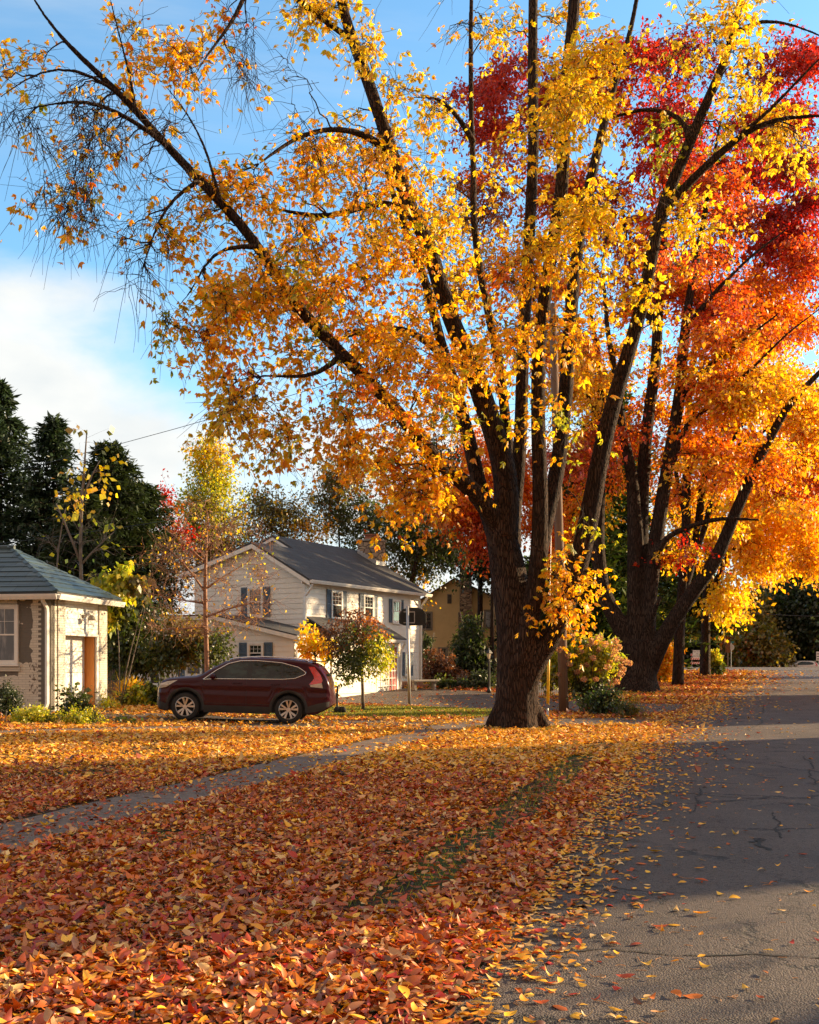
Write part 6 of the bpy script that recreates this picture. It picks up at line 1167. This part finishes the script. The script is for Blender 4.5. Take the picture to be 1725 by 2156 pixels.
def hydrangea():
    D = 35; r = bush('hydrangea', 'sunlit hydrangea with drying pink-tan flower heads right of the utility pole', 1235, D, [(1225, 1390, 58, 42, 90, 1.25, 'lime'), (1270, 1380, 36, 36, 40, 1.2, 'lime'), (1175, 1400, 34, 42, 44, 1.1, 'lime'), (1235, 1440, 50, 20, 26, 1, 'green'), (1150, 1430, 16, 26, 12, 1, 'olive'), (1210, 1350, 30, 14, 12, 1, 'green')], 120, h=2.1, lsize=.12, asp=.30, per=9, stems=8, tr=.022)
    rng = np.random.default_rng(121); base = np.array(r.location)
    sp = [(1262, 1343), (1252, 1354), (1246, 1349), (1290, 1363), (1303, 1362), (1292, 1380), (1302, 1388), (1306, 1402), (1325, 1396), (1318, 1393), (1308, 1420), (1296, 1372), (1262, 1368), (1240, 1360), (1222, 1372), (1250, 1385), (1200, 1398), (1192, 1395), (1235, 1400), (1216, 1415), (1262, 1412), (1280, 1405), (1180, 1420), (1255, 1430), (1230, 1430), (1204, 1340), (1178, 1368), (1300, 1436), (1150, 1348), (1196, 1380), (1275, 1356), (1312, 1410), (1296, 1350), (1284, 1392)]
    Pp = []
    for px, py in sp:
        c = np.array(P(px, py, D - rng.uniform(.3, 1.1))); n = 130; q = rng.normal(0, 1, (n, 3)); q /= np.linalg.norm(q, axis=1, keepdims=True); Pp.append(c + q * [.105, .105, .085] * rng.uniform(.8, 1.15) * rng.uniform(.8, 1, (n, 1)) - base)
    Pp = np.concatenate(Pp); n = len(Pp); pal = np.array([(.62, .30, .20), (.70, .38, .22), (.52, .20, .14), (.74, .50, .28)]); c = pal[rng.integers(0, 4, n)] * rng.uniform(.75, 1.2, (n, 1))
    link('blooms', leafmesh('blooms', Pp, rng.normal(0, 1, (n, 3)), rng.normal(0, 1, (n, 3)), np.full(n, .045), np.full(n, .02), c, .2, .3, 0), M['leaf'], r)
    st = []
    for px, py in sp: e = np.array(P(px, py, D - .6)) - base; s_ = np.array([(px - 1225) * .002, 0, .1]); m_ = (e + s_) / 2 + [0, 0, .15]; st.append([s_, (s_ + m_) / 2, m_, e])
    V, Fc = tubes(np.array(st), np.full((len(st), 4), .009), 4); link('stems', npmesh('stems', V, Fc), M['twig_grey'], r)
hydrangea()
bush('dark_bush', 'low blue-green shrub at the foot of the hydrangea', 1275, 32.6, [(1262, 1478, 32, 14, 26, 1.2, 'pine'), (1285, 1470, 26, 16, 18, 1.1, 'dark')], 122, h=.8, lsize=.10)
bush('low_plant', 'thin grassy tuft at the end of the driveway right of the blue-green shrub', 1325, 31.6, [(1325, 1490, 22, 9, 14, 1, 'olive'), (1310, 1484, 14, 8, 8, 1, 'green')], 123, h=.4, lsize=.12, asp=.1)
bush('forsythia', 'golden lit bush between the red-topped maple and the slender maple', 1397, 72, [(1400, 1405, 20, 26, 30, 1.2, 'gold'), (1412, 1380, 16, 20, 14, 1.1, 'gold'), (1395, 1425, 16, 12, 10, 1, 'lime')], 124, h=2.4, lsize=.24, twig=(.4, .9), spread=.25)
bush('forsythia', 'yellow-green bush right of the last verge tree, left of the sign post', 1510, 93, [(1503, 1385, 8, 20, 20, 1.2, 'lime'), (1512, 1404, 12, 9, 14, 1.1, 'green')], 125, h=2.4, lsize=.3, twig=(.3, .6), spread=.2)
bush('ornamental_grass', 'dry tan grass spikes between the picket fence and the car', 285, 35.6, [(268, 1462, 10, 10, 6, 1.5, 'gold'), (286, 1460, 10, 10, 6, 1.5, 'gold')], 126, h=.6, lsize=.3, asp=.05, hang=-1.2, tr=.006)

# ------------------------------------------------------------------ street furniture and yard objects
def hoop():
    D = 38.3; b = G(862, D); r = thing('basketball_hoop', 'black fan-shaped basketball backboard seen from behind on a grey steel pole', 'basketball hoop', tuple(b)); Z = lambda py: EYE - (py - HZ) / F * D - b.z; X = lambda px: (px - 862) / F * D
    MB().tube([(X(863), 0, -.1), (X(861), 0, Z(1420)), (X(858), 0, Z(1276))], [.055, .052, .05], 14).build('pole', M['metal'], r, True)
    zc = Z(1299); xc = X(869); w_, h_ = .48, .345; poly = [(xc - w_, zc - .22), (xc - w_, zc + .10), (xc - w_ * .78, zc + h_ * .78), (xc - w_ * .35, zc + h_), (xc + w_ * .35, zc + h_), (xc + w_ * .78, zc + h_ * .78), (xc + w_, zc + .10), (xc + w_, zc - .22), (xc + w_ * .6, zc - h_ * .85), (xc - w_ * .6, zc - h_ * .85)]
    m = MB(); m.prism([(q[0], q[1]) for q in poly], 1, .22, .25); bd = m.build('backboard', M['black'], r, bevel=.01)
    m = MB()
    for i in range(9): m.box((xc - .44 + i * .105, .205, zc - .24), (xc - .425 + i * .105, .219, zc + .22))
    for i in range(5): m.box((xc - .44, .195, zc - .2 + i * .1), (xc + .43, .204, zc - .19 + i * .1))
    m.build('rib', M['black'], bd)
    m = MB(); x0, x1, z0, z1 = X(856), X(874), Z(1312), Z(1287)
    for a, c in (((x0, .12, z0), (x1, .17, z0 + .035)), ((x0, .12, z1 - .035), (x1, .17, z1)), ((x1 - .03, .121, z0 + .036), (x1, .169, z1 - .036)), ((x0 - .1, .05, z0 + .002), (x0 + .06, .118, z0 + .033)), ((x0 - .1, .05, z1 - .033), (x0 + .06, .118, z1 - .002))): m.box(a, c)
    m.build('bracket', M['metal'], r)
    m = MB(); an = np.linspace(0, 2 * math.pi, 25); m.tube([(xc + .23 * math.cos(a), .25 + .26 + .23 * math.sin(a), zc - .16) for a in an], .010, 6, False); m.build('rim', simple('orange_steel', (.6, .10, .02), .5), r, True)
hoop()
def lamp_post():
    D = 44.5; b = G(1030, D); r = thing('lamp_post', 'black post lamp with a small lantern left of the big trunk', 'lamp post', tuple(b)); zt = EYE - (1388 - HZ) / F * D - b.z
    MB().lathe([(.09, 0), (.09, .12), (.05, .18), (.05, .3), (.045, zt - .12), (.05, zt - .08), (.035, zt), (.03, zt + .02)], 12).build('post', M['dark_metal'], r, True)
    m = MB(); m.lathe([(.045, zt + .01), (.10, zt + .24), (.001, zt + .241)], 4); m.build('glass', simple('frosted_glass', (.62, .50, .34), .3, spec=.6), r)  # warm glass colour stands in for sunlight on the lantern
    m = MB(); m.lathe([(.15, zt + .245), (.145, zt + .26), (.06, zt + .37), (.02, zt + .40), (.012, zt + .45), (.001, zt + .46)], 4); m.lathe([(.06, zt - .005), (.06, zt + .012)], 8)
    for k in range(4): a = k * math.pi / 2; m.tube([(.05 * math.cos(a), .05 * math.sin(a), zt + .01), (.108 * math.cos(a), .108 * math.sin(a), zt + .245)], .008, 4)
    m.build('lantern_frame', M['dark_metal'], r)
lamp_post()
def bench():
    D = 45.5; b = G(893, D); r = thing('stone_bench', 'curved pale stone garden bench beside the white house', 'bench', tuple(b), rad(35)); m = MB(); m.box((-.65, -.2, .36), (.65, .2, .44)); m.build('seat', M['stone'], r, bevel=.02)
    for x0 in (-.5, .5): m = MB(); m.prism([(-.15, 0), (.15, 0), (.10, .1), (.08, .25), (.15, .36), (-.15, .36), (-.08, .25), (-.10, .1)], 0, x0 - .06, x0 + .06); m.build('leg', M['stone'], r, bevel=.01)
    b = G(862, 47); s_ = MB(); s_.box((-1.0, -.25, -.1), (.9, .6, .14)); s_.box((-.9, .0, .14), (.6, .6, .27)); o = s_.build('brick_step', simple('brick_paving', (.28, .15, .10), .85, bump=.4), None, bevel=.01); o.location = b; tag(o, 'low brick front step below the downspout of the white house', 'step')
bench()
def trolley():
    D = 33.5; b = G(712, D); r = thing('hand_trolley', 'black folding hand trolley standing at the car tailgate', 'hand trolley', tuple(b)); m = MB()
    m.tube([(-.02, 0, .05), (-.03, 0, .55), (-.01, 0, .85)], .035, 8); m.tube([(-.01, 0, .84), (-.16, 0, .80), (-.19, 0, .48)], .028, 8); m.tube([(-.05, 0, .62), (-.15, 0, .60)], .02, 6); m.box((-.11, -.05, .48), (.01, .05, .62)); m.build('handle', M['black'], r, bevel=.008)
    m = MB(); m.box((-.32, -.16, .02), (.26, .16, .07)); m.box((-.1, -.1, .07), (.2, .1, .22)); m.build('base', M['black'], r, bevel=.01)
    for x0 in (-.02, .16):
        m = MB(); m.tube([(x0, -.17, .12), (x0, -.12, .12)], .10, 14); m.build('wheel', M['tyre'], r, True)
trolley()
def pole():
    D = 34.2; b = G(1188, D); r = thing('utility_pole', 'weathered wooden utility pole just right of the big trunk', 'utility pole', tuple(b)); m = MB(); top = P(1164, 640, D) - b
    m.tube([(0, 0, -.1), (top.x * .25, 0, top.z * .25), (top.x * .6, 0, top.z * .6), (top.x, 0, top.z)], [.155, .145, .13, .115], 16)
    mt, t, bs, o = newmat('pole_wood'); v = t.obj(); n = t.noise(t.mapping(v, (12, 12, .35)), 3, 7, .65); bsdf(t, bs, t.mix(n, (.09, .05, .035), (.30, .20, .14)), .85, t.bump(n, .8, .02), 0, .2); m.build('pole', mt, r, True)
    z = top.z; m = MB(); m.box((top.x - .9, -.16, z - .6), (top.x + .9, -.05, z - .48)); m.build('crossarm', mt, r, bevel=.01)
    for i in range(3): m = MB(); m.lathe([(.03, 0), (.05, .03), (.03, .07), (.05, .10), (.02, .14)], 8, (top.x - .8 + .8 * i, -.1, z - .48)); m.build('insulator', M['stone'], r, True)
    tp = b + Vector((top.x, -.1, z - .34))
    def wire(name, a, c, sag, rr, label):
        a, c = Vector(a), Vector(c); pts = [a.lerp(c, i / 16) - Vector((0, 0, sag * 4 * (i / 16) * (1 - i / 16))) for i in range(17)]; o = MB().tube([p - a for p in pts], rr, 5).build(name, M['black'], None, True); o.location = a; tag(o, label, 'wire')
    wire('overhead_wire', tp, P(-800, 1140, 70), 1.2, .012, 'thin overhead wire running from the utility pole to the left over the white house')
    wire('overhead_wire', P(1130, 955, 36), P(-600, 1180, 74), 1.0, .010, 'lower of the two thin wires crossing the sky above the white house')
    wire('overhead_wire', P(1500, 1283, 110), P(2100, 1280, 104), .8, .03, 'dark wire sagging across the far trees above the cross street')
    gb = G(1153, 31.6); r2 = thing('guy_wire', 'steel guy wire with a yellow plastic guard between the big trunk and the utility pole', 'guy wire', tuple(gb)); up = P(1163, 1010, 33.9) - gb
    ptl = [Vector((0, 0, -.05)), up * .33, up * .66, up]; MB().tube(ptl, .009, 5).build('cable', M['metal'], r2, True)
    MB().tube([up * 0 + Vector((0, 0, 0)), up * .035], .03, 8).build('anchor', M['metal'], r2); m = MB(); m.tube([up * .055, up * .36], .042, 10); m.build('guard', simple('yellow_plastic', (.85, .48, .02), .4), r2, True)
pole()
def picket(name, label, px0, px1, D, h, m_, n, dark=False):
    a = G(px0, D); c = G(px1, D); r = thing(name, label, 'fence', tuple(a)); L = c.x - a.x
    for z0 in (h * .25, h * .75): m = MB(); m.box((0, .0, z0), (L, .03, z0 + .07)); m.build('rail', m_, r)
    for i in range(n): x0 = i * L / n; m = MB(); m.prism([(x0, .02), (x0 + L / n * .55, .02), (x0 + L / n * .55, h - .06), (x0 + L / n * .27, h), (x0, h - .06)], 1, -.03, -.003); m.build('picket', m_, r)
picket('picket_fence', 'short white picket fence glimpsed between the big trunk and the utility pole', 1128, 1186, 44.5, .62, M['trim'], 13)
picket('picket_fence', 'weathered grey picket fence in shade right of the garage', 222, 268, 39, 1.15, simple('grey_wood', (.20, .18, .16), .8), 13)
# signs near the corner
def text(body, size, mat, loc, parent, name='lettering', ext=.003, rot=(rad(90), 0, 0)):
    cu = bpy.data.curves.new(name, 'FONT'); cu.body = body; cu.size = size; cu.extrude = ext; cu.align_x = 'CENTER'; cu.align_y = 'CENTER'; o = bpy.data.objects.new(name, cu); COL.objects.link(o); o.location = loc; o.rotation_euler = rot; cu.materials.append(mat); o.parent = parent
    me = bpy.data.meshes.new_from_object(o); o2 = bpy.data.objects.new(name, me); COL.objects.link(o2); o2.parent = parent; o2.location = loc; o2.rotation_euler = rot; bpy.data.objects.remove(o); o2.name = name; return o2
def barricade():
    D = 129; b = G(1467.5, D); r = thing('barricade', 'red and white striped road barricade carrying a white ROAD CLOSED TO THRU TRAFFIC board', 'barricade', tuple(b)); m_w = simple('reflective_white', (.8, .78, .75), .5); m_r = simple('reflective_red', (.70, .03, .02), .5)
    for x0 in (-.60, .56): m = MB(); m.box((x0, -.03, .0), (x0 + .05, .03, 1.65)); m.box((x0 - .03, -.5, .0), (x0 + .08, .5, .06)); m.build('leg', M['metal'], r)
    for z0 in (.36, .88, 1.34):
        m = MB(); m.box((-.72, -.06, z0), (.74, -.035, z0 + .26)); bd = m.build('board', m_w, r); m = MB()
        for i in range(6): x0 = -.72 + i * .25; m.prism([(x0, z0 + .002), (x0 + .12, z0 + .002), (x0 + .22, z0 + .258), (x0 + .10, z0 + .258)], 1, -.066, -.061)
        m.build('stripe', m_r, bd)
    m = MB(); m.box((-.50, -.12, 1.12), (.52, -.09, 2.0)); sg = m.build('sign_board', m_w, r); k = simple('sign_black', (.02, .02, .02), .6)
    text('ROAD CLOSED', .155, k, (.01, -.124, 1.84), sg); text('TO', .155, k, (.01, -.124, 1.57), sg); text('THRU TRAFFIC', .15, k, (.01, -.124, 1.30), sg)
    m = MB(); m.box((.54, -.10, 1.12), (.78, -.075, 2.02)); m.build('flag', m_r, r)
barricade()
def stop_sign():
    D = 129; b = G(1540, D); r = thing('stop_sign', 'octagonal stop sign seen from behind with a teal street-name blade on top', 'sign', tuple(b)); Z = lambda py: EYE - (py - HZ) / F * D - b.z
    MB().tube([(0, .03, -.1), (0, .03, Z(1352))], .03, 8).build('post', M['metal'], r); zc = Z(1363); R = .40; pl = [(R * math.cos(math.pi / 8 + k * math.pi / 4), zc + R * math.sin(math.pi / 8 + k * math.pi / 4)) for k in range(8)]
    m = MB(); m.prism(pl, 1, -.012, -.002); m.build('sign_plate', simple('weathered_aluminium', (.50, .46, .40), .5, .3), r)
    m = MB(); m.box((-.35, -.015, Z(1354)), (.35, .0, Z(1350.5))); m.build('name_blade', simple('teal_sign', (.02, .16, .15), .5), r)
    D = 96; b = G(1533, D); r = thing('road_sign', 'square brown back of a road sign on a thin post left of the stop sign', 'sign', tuple(b)); Z = lambda py: EYE - (py - HZ) / F * D - b.z
    MB().tube([(0, .03, -.1), (0, .03, Z(1347))], .025, 8).build('post', simple('rust_post', (.16, .08, .05), .7), r); m = MB(); m.box((-.20, -.01, Z(1374)), (.22, .0, Z(1348))); m.build('sign_plate', simple('brown_sign', (.20, .10, .06), .6), r)
    D = 118; b = G(1725, D); r = thing('road_sign', 'white rectangular road sign cut by the right edge of the photo', 'sign', tuple(b)); Z = lambda py: EYE - (py - HZ) / F * D - b.z
    MB().tube([(0, .03, -.1), (0, .03, Z(1371))], .025, 8).build('post', M['metal'], r); m = MB(); m.box((-.30, -.01, Z(1391)), (.30, .0, Z(1372))); sp = m.build('sign_plate', simple('sign_white', (.72, .70, .68), .5), r)
    m = MB(); zt, zb_ = Z(1372) - .05, Z(1391) + .05
    for i in range(3): m.box((-.24, -.014, zb_ + .08 + i * .27), (.24, -.011, zb_ + .18 + i * .27))
    m.build('lettering', simple('sign_grey', (.15, .15, .15), .6), sp)
stop_sign()
